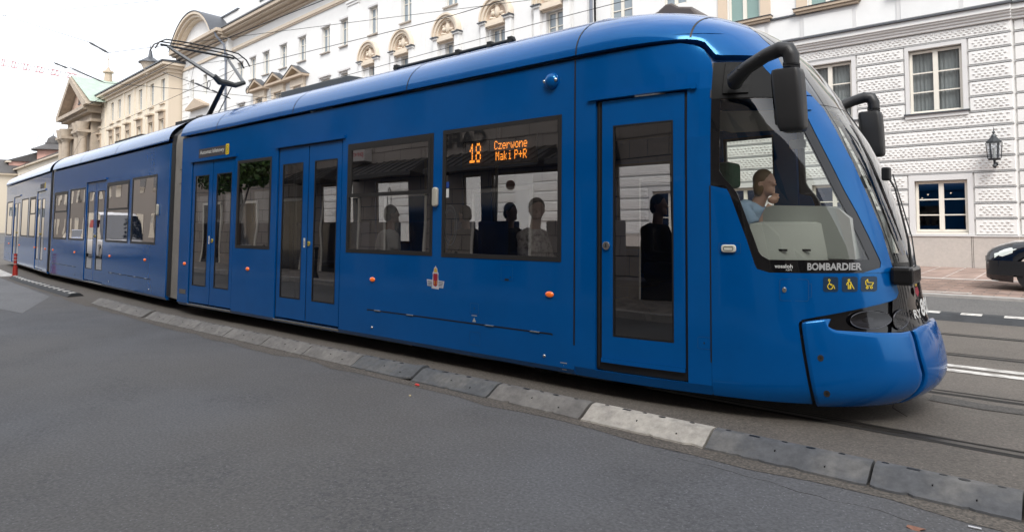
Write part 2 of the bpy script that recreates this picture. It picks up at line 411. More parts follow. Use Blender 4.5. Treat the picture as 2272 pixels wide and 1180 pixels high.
def amber(sec, x, z):
    b = MB(); b.ball((0, 0, 0), (.046, .02, .026), 14, 8)
    M = b.v; b.v = [sec.P(x+p.x, z+p.z, .004-p.y) for p in M]
    b.build('side_lamp', AMBER, tram, smooth=True)
def hatch_lines(sec, x0, x1, z0, z1, hinges, locks):
    m = MB(); line(sec, [(x0, z0), (x0, z1), (x1, z1), (x1, z0)], .012, mb=m); m.build('hatch_gap', BLACK, tram)
    m = MB()
    for h in hinges: m.cyl(sec.P(h-.055, z1+.002, .007), sec.P(h+.055, z1+.002, .007), .006, n=8)
    m.build('hinge', CHROME, tram)
    for lx, lz in locks:
        m = MB(); m.ball((0, 0, 0), (.014, .01, .014), 10, 6); m.v = [sec.P(lx+p.x, lz+p.z, -p.y+.003) for p in m.v]; m.build('hatch_lock', CHROME, tram, smooth=True)
def intercom(sec, x, z):
    m = MB(); m.prism(rrect(x-.036, x+.036, z-.10, z+.10, .03), lambda a, b, d: sec.P(a, b, d), 0, .04)
    m.build('door_beacon', mat('pale beacon plastic', (.42, .40, .34), .35), tram, smooth=True, bevel=.012)
def roof_rear(sec, x0, x1, name, seams, side_front=True):
    zs = [2.882, 2.90, 2.93, 2.97, 3.02, 3.07, 3.12, 3.17, 3.22, 3.27, 3.31, 3.345, 3.37, 3.387, 3.397, 3.3995]
    prof = [(-sec.hw(x0, z), z) for z in zs]; prof += [(-y, z) for y, z in reversed(prof)]
    xs = [x0+(x1-x0)*i/12 for i in range(13)]
    m = MB(); m.grid([[sec.L(x, y, z) for y, z in prof] for x in xs])
    m.grid([[sec.L(x, prof[0][0]+d, prof[0][1]) for d in (0, .06)] for x in xs])
    m.add([sec.L(x0, y, z) for y, z in prof], [tuple(range(len(prof)))])
    o = m.build(name, BLUE, tram, smooth=True, merge=True)
    for s_ in seams:
        m = MB(); zz = [2.885+(3.395-2.885)*i/16 for i in range(17)]
        gpatch(sec, s_-.007, s_+.007, 2.885, 3.38, 1, 18, .0015, mb=m); m.build('roof_seam', BLACK, o)
    return o
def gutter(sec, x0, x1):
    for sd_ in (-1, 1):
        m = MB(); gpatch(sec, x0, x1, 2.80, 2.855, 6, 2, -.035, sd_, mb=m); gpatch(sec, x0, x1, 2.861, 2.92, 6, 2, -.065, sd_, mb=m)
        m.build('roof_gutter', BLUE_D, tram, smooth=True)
def interior(sec, x0, x1, seats, tag_=''):
    m = MB(); L = sec.L
    def bx(a, b, c, d, e, f): m.box(a, b, c, d, e, f, M=lambda v: L(v.x, v.y, v.z))
    bx(x0, x1, -1.12, 1.12, .30, .36); m.build('cabin_floor', INTD, tram)
    m = MB(); 
    m.add([L(x, y, z) for x in (x0, x1) for y, z in ((-1.08, 2.42), (-.75, 2.58), (.75, 2.58), (1.08, 2.42))], [(0, 1, 5, 4), (1, 2, 6, 5), (2, 3, 7, 6)]); m.build('cabin_ceiling', INT, tram)
    for sx, sy in seats:
        m = MB(); T = lambda v: L(sx+v.x, sy+v.y, v.z)
        m.box(-.22, .22, -.21, .21, .72, .80, M=T); m.box(-.27, -.21, -.21, .21, .78, 1.46, M=T); m.box(-.05, .05, -.05, .05, .36, .72, M=T)
        m.build('passenger_seat', SEATB, tram, bevel=.02)
    for px_, py_ in [(x0+.9+i*1.55, -.55 if i % 2 else .6) for i in range(int((x1-x0-1)/1.55))]:
        m = MB(); m.cyl(L(px_, py_, .36), L(px_, py_, 2.55), .017, n=8); m.build('grab_pole', mat('yellow grab pole', (.2, .2, .19), .4, metal=.6), tram, smooth=True)

# ---- front section shell
FX0 = -11.14
near_holes = [(-10.755, -9.325, .20, 2.425), (-9.25, -8.295, 1.10, 2.36), (-8.14, -6.665, .20, 2.455), (-6.555, -5.06, 1.105, 2.38), (-4.92, -3.41, 1.10, 2.39), (-3.06, -2.268, .23, 2.465)]
sh = panel(S1, FX0, -2.095, .155, 2.60, near_holes, sx=.18 if False else .6, sz=.45)
b = MB()
m = MB()
# split so that the part forward of the seam follows the taper
panel(S1, FX0, -3.27, .155, 2.60, near_holes[:5], sx=.8, sz=.5, mb=m)
panel(S1, -3.27, -2.095, .155, 2.60, near_holes[5:], sx=.09, sz=.4, mb=m)
cornr = lambda z: lerp_t(z, [2.60, 2.664, 2.70, 2.726, 2.78, 2.81, 2.835, 2.85], [-2.095, -2.105, -2.117, -2.134, -2.169, -2.205, -2.268, -2.34])
gpatch(S1, -3.27, cornr, 2.60, 2.85, 14, 10, 0, mb=m, thick=.05)
gpatch(S1, FX0, -3.27, 2.60, 2.85, 10, 4, 0, mb=m, thick=.05)
m.build('side_panel', BLUE, tram, smooth=True)
# far side
far_holes = [(-10.6, -9.6, 1.12, 2.14), (-8.98, -8.12, 1.12, 2.14), (-6.9, -6.52, 1.12, 2.14), (-6.33, -5.1, 1.12, 2.14), (-4.27, -3.52, 1.12, 2.14), (-2.9, -2.33, 1.35, 2.33)]
m = MB(); panel(S1, FX0, -3.27, .155, 2.85, far_holes[:5], side=1, sx=.9, sz=.6, mb=m); panel(S1, -3.27, -2.095, .155, 2.85, far_holes[5:], side=1, sx=.1, sz=.5, mb=m)
m.build('side_panel', BLUE, tram, smooth=True)
for h in far_holes: window(S1, *h, side=1, gm=FGLASS if h[0] < -3 else CABG)
window(S1, *near_holes[1]); window(S1, *near_holes[3], vent=1.77); wl = window(S1, *near_holes[4])
dbl_door(S1, -10.735, -9.345, .212, 2.41, .485, 2.21); dbl_door(S1, -8.12, -6.685, .212, 2.44, .48, 2.235)
# driver's passenger door with a single leaf
m = MB(); strip(S1, -3.055, -3.005, .24, 2.455, off=-.02, thick=.03, mb=m, n=1, m=6); strip(S1, -2.288, -2.272, .24, 2.45, off=-.02, thick=.03, mb=m, n=1, m=6); strip(S1, -3.005, -2.288, .235, .30, off=-.02, thick=.03, mb=m, n=6, m=1)
m.build('door_seal', BLACK, tram)
m = MB(); strip(S1, -3.035, -3.022, .26, 2.44, off=-.012, thick=.01, mb=m, n=1, m=6); m.build('seal_lip', DARK, tram)
lf = panel(S1, -3.0, -2.29, .30, 2.452, [(-2.897, -2.379, .515, 2.24)], off=-.008, thick=.04, sx=.09, sz=.5).build('door_leaf', BLUE, tram, smooth=True, bevel=.004)
m = MB(); k = .014
for h in ((-2.897, -2.897+k, .515, 2.24), (-2.379-k, -2.379, .515, 2.24), (-2.897+k, -2.379-k, .515, .515+k), (-2.897+k, -2.379-k, 2.24-k, 2.24)): strip(S1, *h, off=-.007, thick=.02, mb=m, n=3, m=3)
m.build('pane_seal', BLACK, lf)
strip(S1, -2.885, -2.39, .525, 2.23, off=-.016, n=6, m=6).build('pane', GLASSD, lf, smooth=True)
strip(S1, -3.0, -2.29, .302, .335, off=.006, thick=.012, n=6, m=1).build('door_lip', BLUE, lf)
m = MB(); m.prism(ell(0, 0, .034, .034), lambda a, c, d: S1.P(-2.955+a, 1.25+c, d), -.01, .008); lk = m.build('door_lock', CHROME, lf, smooth=False, bevel=.003)
m = MB(); m.prism(ell(0, 0, .006, .016), lambda a, c, d: S1.P(-2.955+a, 1.25+c, d), .006, .0095); m.build('keyhole', BLACK, lf)
strip(S1, -3.13, -2.20, 2.468, 2.50, off=.022, thick=.024, n=8, m=1).build('door_rail', BLUE, tram, bevel=.003)
strip(S1, -2.235, -2.205, 2.462, 2.508, off=.026, thick=.01, n=1, m=1).build('rail_end_cap', BLUE, tram, bevel=.003)
# seams
for xs_, za, zb_ in ((-3.27, .155, 2.85), (-2.098, .16, 1.71), (-2.098, 2.39, 2.66)):
    m = MB(); line(S1, [(xs_, za), (xs_, zb_)], .016 if xs_ < -3 else .010, mb=m); m.build('body_seam', BLACK, tram)
for x in (-6.036, -3.532, -8.86, -10.90): amber(S1, x, .815)
hatch_lines(S1, -6.12, -3.505, .157, .473, (-5.93, -5.38, -4.24, -3.69), ((-6.027, .282), (-3.587, .276)))
for h in ((-4.105, -3.965, .905, 1.052), (-4.50, -4.39, .568, .667), (-4.505, -4.365, .27, .394), (-2.195, -2.10, .494, .58)):
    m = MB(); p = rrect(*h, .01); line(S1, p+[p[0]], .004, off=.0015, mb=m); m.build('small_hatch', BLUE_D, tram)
m = MB(); strip(S1, -4.06, -4.01, .908, .925, off=.002, mb=m); m.build('hatch_slot', BLACK, tram)
for x, z in ((-3.99, .94), (-4.445, .62), (-2.148, .537)):
    skin_poly(S1, ell(x, z, .006, .007, 10), .002).build('hatch_screw', BLACK, tram)
for x, z in ((-4.445, .525), (-3.378, .217)):
    m = MB(); skin_poly(S1, [(x-.025, z-.035), (x+.025, z-.035), (x, z+.008)], mb=m); strip(S1, x-.035, x+.035, z+.022, z+.029, off=.002, mb=m); m.build('jack_mark', SILV, tram)
intercom(S1, -5.005, 1.71)
strip(S1, -11.06, -10.83, .335, .405, off=.003, thick=.004).build('data_plate', mat('worn metal plate', (.12, .11, .1), .5), tram)
# camera dome high on the side
m = MB(); m.ball((0, 0, 0), (.078, .06, .078), 18, 12); m.v = [S1.P(-3.52+p.x, 2.70+p.z, -p.y) for p in m.v]
dm = m.build('camera_dome', BLUE, tram, smooth=True)
for dx in (-.062, .062):
    m = MB(); m.ball((0, 0, 0), (.018, .02, .02), 10, 6); m.v = [S1.P(-3.52+dx+p.x, 2.70+p.z, .028-p.y) for p in m.v]; m.build('dome_lens', CHROME, dm, smooth=True)
# crest on the side: shield with crown over striped wings
cx, cz = -5.0, .86
def cp(pts, m_, off, name, par=None): return skin_poly(S1, [(cx+a, cz+b) for a, b in pts], off).build(name, m_, par or tram)
LR = mat('crest silver', (.5, .5, .55), .5); RED = mat('crest red', (.28, .01, .03), .5); GOLD = mat('crest gold', (.55, .33, .04), .5)
cr0 = cp([(-.132, .005), (-.045, .0), (-.04, .05), (-.045, .075), (-.03, .09), (-.02, .13), (-.01, .13), (0, .15), (.01, .13), (.025, .12), (.03, .09), (.045, .07), (.04, .04), (.045, 0), (.132, -.005), (.115, -.075), (.055, -.072), (.05, -.09), (-.055, -.085), (-.055, -.068), (-.118, -.062)], LR, .0025, 'emblem')
cp([(-.030, -.05), (-.034, .05), (-.03, .068), (.03, .066), (.034, .05), (.03, -.05), (0, -.065)], RED, .0035, 'emblem_shield', cr0)
cp([(-.022, .08), (-.02, .115), (0, .125), (.02, .112), (.022, .08)], GOLD, .0035, 'emblem_crown', cr0)
for a in (-.017, .012): cp([(a, -.045), (a, -.005), (a+.008, -.005), (a+.008, -.045)], GOLD, .0045, 'emblem_tower', cr0)
m = MB()
for i in range(4):
    z = -.012-i*.014
    for a, b_ in ((-.118+i*.004, -.048), (.048, .116-i*.004)): skin_poly(S1, [(cx+a, cz+z-.006), (cx+b_, cz+z-.008), (cx+b_, cz+z-.002), (cx+a, cz+z)], .0035, mb=m)
m.build('emblem_stripes', NAVY, cr0)
# ticket machine sign
pl = strip(S1, -10.53, -9.64, 2.485, 2.625, off=.002).build('ticket_sign', mat('brown-grey sign film', (.045, .04, .045), .5), tram)
m = MB(); put_text(m, 'Automat biletowy', -10.49, -9.68, 2.52, 2.60, lambda a, b: S1.P(a, b, .004), bold=.012); m.build('sign_lettering', WHITE, pl)
yl = skin_poly(S1, rrect(-9.635, -9.53, 2.48, 2.64, .02), .003).build('sign_symbol', YEL, pl)
m = MB(); p = rrect(-9.61, -9.555, 2.50, 2.61, .015); line(S1, p+[p[0]], .006, off=.0045, mb=m); line(S1, [(-9.60, 2.53), (-9.565, 2.56), (-9.60, 2.585)], .006, off=.0045, mb=m); m.build('symbol_mark', BLACK, yl)
# led display inside the big window
F5 = {'1': ['00100', '01100', '10100', '00100', '00100', '00100', '11111'], '8': ['01110', '10001', '10001', '01110', '10001', '10001', '01110'],
 'C': ['01110', '10001', '10000', '10000', '10000', '10001', '01110'], 'z': ['00000', '00000', '11111', '00010', '00100', '01000', '11111'],
 'e': ['00000', '00000', '01110', '10001', '11111', '10000', '01110'], 'r': ['00000', '00000', '10110', '11001', '10000', '10000', '10000'],
 'w': ['00000', '00000', '10001', '10001', '10101', '10101', '01010'], 'o': ['00000', '00000', '01110', '10001', '10001', '10001', '01110'],
 'n': ['00000', '00000', '10110', '11001', '10001', '10001', '10001'], 'M': ['10001', '11011', '10101', '10101', '10001', '10001', '10001'],
 'a': ['00000', '00000', '01110', '00001', '01111', '10001', '01111'], 'k': ['10000', '10000', '10010', '10100', '11000', '10100', '10010'],
 'i': ['00100', '00000', '01100', '00100', '00100', '00100', '01110'], 'P': ['11110', '10001', '10001', '11110', '10000', '10000', '10000'],
 '+': ['00000', '00100', '00100', '11111', '00100', '00100', '00000'], 'R': ['11110', '10001', '10001', '11110', '10100', '10010', '10001'], ' ': ['00000']*7}
def led_text(mb, txt, x0, z1, px_, pz, w_=5):
    x = x0
    for ch in txt:
        rows = F5[ch]
        for r_, row in enumerate(rows):
            for c_, v in enumerate(row):
                if v == '1':
                    a = x+c_*px_; z = z1-(r_+1)*pz
                    mb.quad(*[S1.P(q, t, -.05) for q, t in ((a, z), (a+px_*.86, z), (a+px_*.86, z+pz*.86), (a, z+pz*.86))])
        x += (len(rows[0])+.9)*px_ if ch != ' ' else px_*3
bk = strip(S1, -4.70, -3.75, 2.0, 2.26, off=-.06, thick=.03).build('line_display', BLACK, tram)
m = MB(); led_text(m, '18', -4.585, 2.232, .0140, .0275); led_text(m, 'Czerwone', -4.255, 2.232, .0089, .0120); led_text(m, 'Maki P+R', -4.235, 2.130, .0089, .0125)
m.build('display_lettering', LED, bk)
# sticker ring and notice in the window
m = MB(); ring = ell(-4.80, 1.42, .095, .20, 40); 
for i in range(40): a, b_ = ring[i], ring[(i+1) % 40]; line(S1, [a, b_], .005, off=-.001, mb=m)
ring = ell(-4.80, 1.42, .072, .155, 30)
for i in range(30): a, b_ = ring[i], ring[(i+1) % 30]; line(S1, [a, b_], .004, off=-.001, mb=m)
m.build('window_sticker', mat('faint grey film', (.10, .11, .12), .6), wl)
m = MB(); strip(S1, -4.865, -4.825, 1.80, 1.86, off=-.001, mb=m); m.build('window_sticker', mat('blue film', (.01, .05, .25), .5), wl)
m = MB(); strip(S1, -4.865, -4.825, 1.70, 1.79, off=-.001, mb=m); m.build('window_sticker', WHITE, wl)

# ---- roof cowl, front section
roof_rear(S1, FX0, -3.2, 'roof_cowl', (-9.89, -7.75, -5.47))
gutter(S1, FX0, -3.2)
class Cowl(Sec):
    def hw(s, x, z):
        W = wz(z) if z > 2.86 else 1.17
        tp = .11*((x+3.2)/1.15)**2 if x > -3.2 else 0; q = max(0, min(1, (x-(xf(z)-1.1))/1.1))
        return max(0, W-tp)*(1-q**3)**.4 if x > -3.2 else W
SC = Cowl((0, 5.8, 0), 0, True)
xo = lambda z: lerp_t(z, [.70, .85, .924, 1.028, 1.122, 1.387, 1.618, 1.871, 2.134, 2.30, 2.395, 2.626, 2.829, 2.863, 2.957, 3.064, 3.09], [-.990, -.990, -.990, -1.008, -1.029, -1.093, -1.169, -1.258, -1.372, -1.455, -1.520, -1.70, -1.805, -1.838, -1.918, -2.035, -2.07])
zlow = lambda x: lerp_t(x, [-3.2, -2.30, -2.182, -2.127, -2.087, -2.06, -1.5], [2.882, 2.876, 2.856, 2.813, 2.735, 2.722, 2.722])
m = MB()
rows = []
NC = 40
for j in range(17):      # lower rows wrap only to the windscreen edge
    t = j/16; r_ = []
    for i in range(NC+1):
        zt_ = 3.085
        # x position along from -3.2 to the screen edge; find consistent z
        u = i/NC; z = 2.8+(3.085-2.8)*t
        for _ in range(6):
            x = -3.2+(xo(z)+3.2)*u; z = zlow(x)+(zt_-zlow(x))*t
        r_.append((x, z))
    rows.append(r_)
for sd_ in (-1, 1): m.grid([[SC.P(x, z, 0, sd_) for x, z in r_] for r_ in rows])
top = MB(); zz = [3.07, 3.12, 3.16, 3.20, 3.24, 3.28, 3.31, 3.34, 3.365, 3.385, 3.397]
gpatch_rows = []
for z in zz:
    row = []
    for i in range(61):
        u = i/60; th = math.pi/2*(1-abs(1-2*u)); x = -3.2+(xf(z)+3.2)*math.sin(th); row.append(S1.P(x, z, 0, -1 if u <= .5 else 1))
    gpatch_rows.append(row)
m.grid(gpatch_rows)
m.add(gpatch_rows[-1], [tuple(range(61))])
# small return lip under the edge of the cowl
nr = m.build('roof_cowl', BLUE, tram, smooth=True, merge=True)
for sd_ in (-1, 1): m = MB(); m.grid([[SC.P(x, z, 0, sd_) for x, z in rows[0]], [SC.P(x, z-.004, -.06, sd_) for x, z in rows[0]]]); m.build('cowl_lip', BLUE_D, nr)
for xs_ in (-3.24, -2.26):
    m = MB(); gpatch(S1, xs_-.007, xs_+.007, 2.885, 3.38 if xs_ < -3 else 3.17, 1, 16, .002, mb=m); m.build('roof_seam', BLACK, nr)
for sd_ in (-1, 1):
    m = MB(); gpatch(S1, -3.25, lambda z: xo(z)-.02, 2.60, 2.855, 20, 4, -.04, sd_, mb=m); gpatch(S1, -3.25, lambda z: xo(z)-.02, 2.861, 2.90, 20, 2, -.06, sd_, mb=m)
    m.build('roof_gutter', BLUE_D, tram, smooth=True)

# ---- cab side: blue lower body and pillar
gap = .012
band_up = lambda x: lerp_t(x, [-1.52, -1.515, -1.492, -1.348, -1.144, -1.031, -1.001, -.990], [.712, .732, .751, .784, .835, .867, .885, .924])
xband = lambda z: lerp_t(z, [.155, .201, .528, .712, .732, .751, .784, .835, .867, .885, .924, 1.028, 1.083], [-1.458, -1.451, -1.498, -1.521, -1.515, -1.492, -1.348, -1.144, -1.031, -1.001, -.990, -1.008, -1.018])
frl = lambda z: lerp_t(z, [1.074, 1.078, 1.09, 1.12, 1.30, 1.649, 1.68, 1.705, 1.714], [-1.70, -1.745, -1.772, -1.789, -1.842, -1.960, -1.975, -2.001, -2.09])
pin = lambda z: lerp_t(z, [1.074, 1.078, 1.085, 1.099, 1.146, 1.311, 1.494, 1.664, 1.852, 2.045, 2.214, 2.30, 2.395, 2.64], [-1.17, -1.120, -1.100, -1.082, -1.079, -1.139, -1.209, -1.283, -1.357, -1.439, -1.513, -1.555, -1.60, -1.78])
for sd_ in (-1, 1):
    m = MB()
    gpatch(S1, -2.093, xband, .155, .712, 14, 8, 0, sd_, mb=m, thick=.03)
    gpatch(S1, -2.093, xband, .712, .924, 22, 12, 0, sd_, mb=m, thick=.03)
    gpatch(S1, -2.093, lambda z: xo(z), .924, 1.074, 22, 4, 0, sd_, mb=m, thick=.03)
    gpatch(S1, -2.093, frl, 1.074, 1.714, 8, 22, 0, sd_, mb=m, thick=.03)
    m.build('cab_side', BLUE, tram, smooth=True)
    m = MB(); gpatch(S1, pin, xo, 1.074, 2.395, 6, 40, .004, sd_, mb=m, thick=.04); m.build('windscreen_pillar', BLUE, tram, smooth=True)
    m = MB(); gpatch(S1, lambda z: xo(z)-.10, xo, 2.405, 2.74, 5, 10, .004, sd_, mb=m, thick=.04); m.build('windscreen_pillar', BLUE, tram, smooth=True)
    # black frame of the cab window and its glass
    inl = lambda z: lerp_t(z, [1.166, 1.18, 1.22, 1.30, 1.649, 1.75, 1.80], [-1.70, -1.735, -1.765, -1.79, -1.905, -1.98, -2.03]); inr = lambda z: pin(z)-.05
    m = MB()
    gpatch(S1, lambda z: frl(z) if z < 1.713 else -2.093, pin, 1.074, 1.166, 14, 4, .0, sd_, mb=m, thick=.02)
    gpatch(S1, lambda z: frl(z) if z < 1.713 else -2.093, inl, 1.166, 1.7135, 3, 20, .0, sd_, mb=m, thick=.02)
    gpatch(S1, -2.093, inl, 1.714, 2.375, 3, 12, .0, sd_, mb=m, thick=.02)
    gpatch(S1, inr, pin, 1.166, 2.375, 3, 30, .0, sd_, mb=m, thick=.02)
    wf = m.build('cab_window', BLACKG, tram, smooth=True)
    gpatch(S1, inl, inr, 1.166, 2.375, 14, 24, -.004, sd_).build('pane', CABG, wf, smooth=True)
    # black cover above the window with the mirror mount
    gpatch(S1, -2.093, lambda z: xo(z)-.10, 2.375, 2.665, 12, 6, .003, sd_, thick=.03).build('mirror_mount', mat('matt black cover', (.008, .008, .008), .6, spec=.2), tram, smooth=True)
    gpatch(S1, -2.02, -1.86, 2.41, 2.655, 4, 4, .018, sd_, thick=.02).build('mount_plate', MATS['matt black cover'], tram, bevel=.004)
if True:
    wfn = [o for o in tram.children if o.name.startswith('cab_window')][0]
    m = MB(); put_text(m, 'BOMBARDIER', -1.469, -1.173, 1.094, 1.146, lambda a, b: S1.P(a, b, .002), bold=.035); m.build('maker_lettering', SILV, wfn)
    m = MB(); put_text(m, 'vossloh', -1.665, -1.555, 1.108, 1.135, lambda a, b: S1.P(a, b, .002), bold=.015); put_text(m, 'KIEPE', -1.595, -1.558, 1.090, 1.101, lambda a, b: S1.P(a, b, .002)); m.build('maker_lettering', WHITE, wfn)
# cab hatch, marker lamp, pictograms
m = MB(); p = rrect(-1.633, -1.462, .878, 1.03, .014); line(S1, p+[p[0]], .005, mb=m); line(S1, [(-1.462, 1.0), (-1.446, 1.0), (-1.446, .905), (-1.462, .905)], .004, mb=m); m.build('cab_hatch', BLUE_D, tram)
m = MB(); m.prism(ell(0, 0, .014, .018), lambda a, c, d: S1.P(-1.606+a, .953+c, d), 0, .006); m.build('hatch_lock', CHROME, tram, bevel=.002)
m = MB(); p = rrect(-2.035, -1.885, 1.21, 1.285, .01); line(S1, p+[p[0]], .004, mb=m); m.build('small_hatch', BLUE_D, tram)
m = MB(); m.prism(rrect(-2.018, -1.915, 1.215, 1.272, .02), lambda a, b, d: S1.P(a, b, d), 0, .02); ml = m.build('side_marker', mat('clear marker lens', (.62, .60, .52), .12, coat=1), tram, smooth=True, bevel=.006)
m = MB(); p = rrect(-2.0, -1.935, 1.23, 1.257, .01); line(S1, p+[p[0]], .005, off=.0225, mb=m); m.build('marker_ring', mat('dull olive', (.15, .15, .12), .4), ml)
def picto(x0, x1, strokes, rings):
    st = skin_poly(S1, rrect(x0, x1, .944, 1.049, .014), .002).build('pictogram', NAVY, tram)
    m = MB(); W = x1-x0; f = lambda a, b: (x0+W*a, .944+.105*b)
    for s_ in strokes: line(S1, [f(*q) for q in s_], .0045, off=.0038, mb=m)
    for (a, b, r_) in rings:
        c = [(f(a, b)[0]+W*r_*math.cos(t*math.pi/7), f(a, b)[1]+.105*r_*math.sin(t*math.pi/7)) for t in range(15)]; line(S1, c, .0045, off=.0038, mb=m)
    m.build('symbol_mark', YEL, st)
picto(-1.379, -1.296, [[(.42, .68), (.42, .52), (.58, .50)], [(.36, .52), (.30, .40), (.30, .32), (.38, .2), (.50, .18), (.60, .24), (.62, .34)], [(.42, .52), (.58, .42), (.68, .44), (.76, .22)]], [(.40, .78, .055)])
picto(-1.276, -1.193, [[(.36, .62), (.30, .5), (.30, .46)], [(.36, .64), (.56, .64), (.60, .5)], [(.40, .6), (.40, .2)], [(.50, .45), (.50, .2)], [(.56, .6), (.56, .3), (.56, .2)], [(.62, .48), (.76, .2)]], [(.44, .77, .055)])
picto(-1.176, -1.094, [[(.30, .56), (.28, .68), (.40, .80), (.42, .60), (.76, .58), (.68, .40), (.38, .38), (.30, .48), (.30, .56)]], [(.38, .26, .06), (.64, .26, .06)])

# ---- front: black panel with lamps, bumper, windscreen
m = MB()
for sd_ in (-1, 1): gpatch(S1, -1.50, lambda z: xo(z) if z > .92 else -.93, .64, .935, 14, 8, -.03, sd_, mb=m)
gpatch(S1, lambda z: xo(z)-.02, 0, .66, 1.135, 60, 14, -.012, -1, front=True, mb=m)
m.build('front_panel', BLACKG, tram, smooth=True)
# ribbon closing the recess between body and lamp band
for sd_ in (-1, 1):
    m = MB()
    pts = [(x/1000, band_up(x/1000)) for x in range(-1515, -989, 20)]
    m.grid([[S1.P(x, z+.002, 0, sd_) for x, z in pts], [S1.P(x, z-.004, -.034, sd_) for x, z in pts]])
    zs_ = [.155+(.73-.155)*i/10 for i in range(11)]; m.grid([[S1.P(xband(z)-.002, z, 0, sd_) for z in zs_], [S1.P(xband(z)+.006, z, -.034, sd_) for z in zs_], [S1.P(xband(z)+.03, z, -.034, sd_) for z in zs_]])
    m.build('body_seam', BLACK, tram)
btop = lambda x: lerp_t(x, [-1.525, -1.495, -1.48, -1.37, -1.360, -1.343, -1.31, -.97, -.93, -.88, -.85, -.70], [.70, .728, .738, .761, .732, .70, .680, .652, .658, .670, .676, .68])
s2x = lambda z: min(xf(z)-.07, s2t(z))
s2t = lambda z: lerp_t(z, [.14, .308, .64, .676], [-.868, -.852, -.915, -.94])
bl = lambda z: xband(z)+.018
for sd_ in (-1, 1):
    m = MB(); gpatch(S1, bl, lambda z: s2x(z)-.006, .145, lambda u: btop(-1.50+u*(.57)), 26, 14, .022, sd_, mb=m, thick=.05, edge=.035)
    m.build('bumper_corner', BLUE, tram, smooth=True, angle=50)
m = MB(); gpatch(S1, lambda z: s2x(z)+.006, 0, .145, lambda u: .657+.024*min(1, (1-abs(1-2*u))*2.2), 44, 14, .022, -1, front=True, mb=m, thick=.05, edge=.03)
m.build('bumper', BLUE, tram, smooth=True, angle=50)
for sd_ in (-1, 1): gpatch(S1, lambda z: xband(z)+.004, lambda z: s2x(z)+.02, .15, .64, 20, 6, -.02, sd_).build('bumper_backing', BLACK, tram, smooth=True)
for x, z in ((-1.396, .491), (-1.366, .253)):
    m = MB(); m.prism(ell(0, 0, .018, .022), lambda a, c, d: S1.P(x+a, z+c, d), .015, .0235); bo = m.build('bumper_bolt', mat('dull steel', (.08, .07, .06), .4, metal=.8), tram)
    skin_poly(S1, ell(x, z, .007, .009, 8), .0245).build('bolt_socket', BLACK, bo)
LENS = glass_mat('lamp lens', (.55, .55, .58), 1.1)
for sd_ in (-1, 1):
    for cx_, cz_, rx_, rz_, nm in ((-1.125, .748, .105, .060, 'headlight'), (-.976, .742, .036, .064, 'headlight')):
        m = MB()
        for k in range(5):      # bowl
            r0 = 1-k*.2; r1 = 1-(k+1)*.2
            a = [S1.P(cx_+rx_*r0*math.cos(t*math.pi/16), cz_+rz_*r0*math.sin(t*math.pi/16), -.004-.03*math.sin(k*.2*math.pi/2), sd_) for t in range(33)]
            c = [S1.P(cx_+rx_*r1*math.cos(t*math.pi/16), cz_+rz_*r1*math.sin(t*math.pi/16), -.004-.03*math.sin((k+1)*.2*math.pi/2), sd_) for t in range(33)]
            m.grid([a, c])
        o = m.build(nm, mat('smoky reflector', (.03, .03, .034), .3, metal=.6), tram, smooth=True)
        m = MB(); pts = [S1.P(cx_+rx_*math.cos(t*math.pi/16), cz_+rz_*math.sin(t*math.pi/16), .0, sd_) for t in range(33)]; m.tube(pts, .003, 6); m.build('lamp_ring', mat('dark chrome', (.12, .12, .13), .2, metal=1), o, smooth=True)
        m = MB(); gpatch(S1, lambda z: cx_-rx_*max(.0, 1-((z-cz_)/rz_)**2)**.5, lambda z: cx_+rx_*max(.0, 1-((z-cz_)/rz_)**2)**.5, cz_-rz_, cz_+rz_, 8, 12, .002, sd_, mb=m); m.build('lamp_lens', LENS, o, smooth=True)
m = MB(); gpatch(S1, lambda z: xo(z)+.003, 0, 1.135, 2.33, 72, 40, .0, -1, front=True, mb=m)
ws = m.build('windscreen', WSG, tram, smooth=True)
m = MB(); gpatch(S1, lambda z: xo(z)+.003, 0, 2.335, 3.085, 72, 22, .0, -1, front=True, mb=m); m.build('destination_glass', mat('dark top glass', (.012, .012, .013), .05, coat=1), tram, smooth=True)
m = MB(); gpatch(S1, lambda z: xo(z)-.004, 0, 2.30, 2.365, 72, 3, -.012, -1, front=True, mb=m); gpatch(S1, lambda z: xo(z)-.004, 0, 1.12, 1.19, 72, 3, -.012, -1, front=True, mb=m)
for sd_ in (-1, 1): gpatch(S1, lambda z: xo(z)-.01, lambda z: xo(z)+.022, 1.13, 2.34, 3, 30, -.006, sd_, mb=m)
m.build('windscreen_seal', BLACK, ws, smooth=True)
# fleet number and small emblem on the nose
def NP(a, b): # a = metres across from the near corner of the flat front
    y = -.17+a; z = b
    x = xf(z)-.06
    lo, hi = -1.2, xf(z)
    for _ in range(40):
        mid = (lo+hi)/2
        if hwf(mid, z) > abs(y): lo = mid
        else: hi = mid
    return Vector((lo+.004-.0, 5.8+y, z))
m = MB(); put_text(m, '802', 0.05, .36, .735, .86, NP, bold=.03); put_text(m, 'RY', -.10, .03, .735, .795, NP, bold=.02); m.build('fleet_number', WHITE, tram)
m = MB(); m.add([NP(a, b) for a, b in ((.0, .95), (.07, .95), (.08, .91), (.035, .88), (-.01, .91))], [(0, 1, 2, 3, 4)]); e_ = m.build('nose_emblem', RED, tram)
m = MB(); m.add([NP(a, b) for a, b in ((.01, .957), (.06, .957), (.06, .975), (.01, .975))], [(0, 1, 2, 3)]); m.build('nose_crown', GOLD, e_)
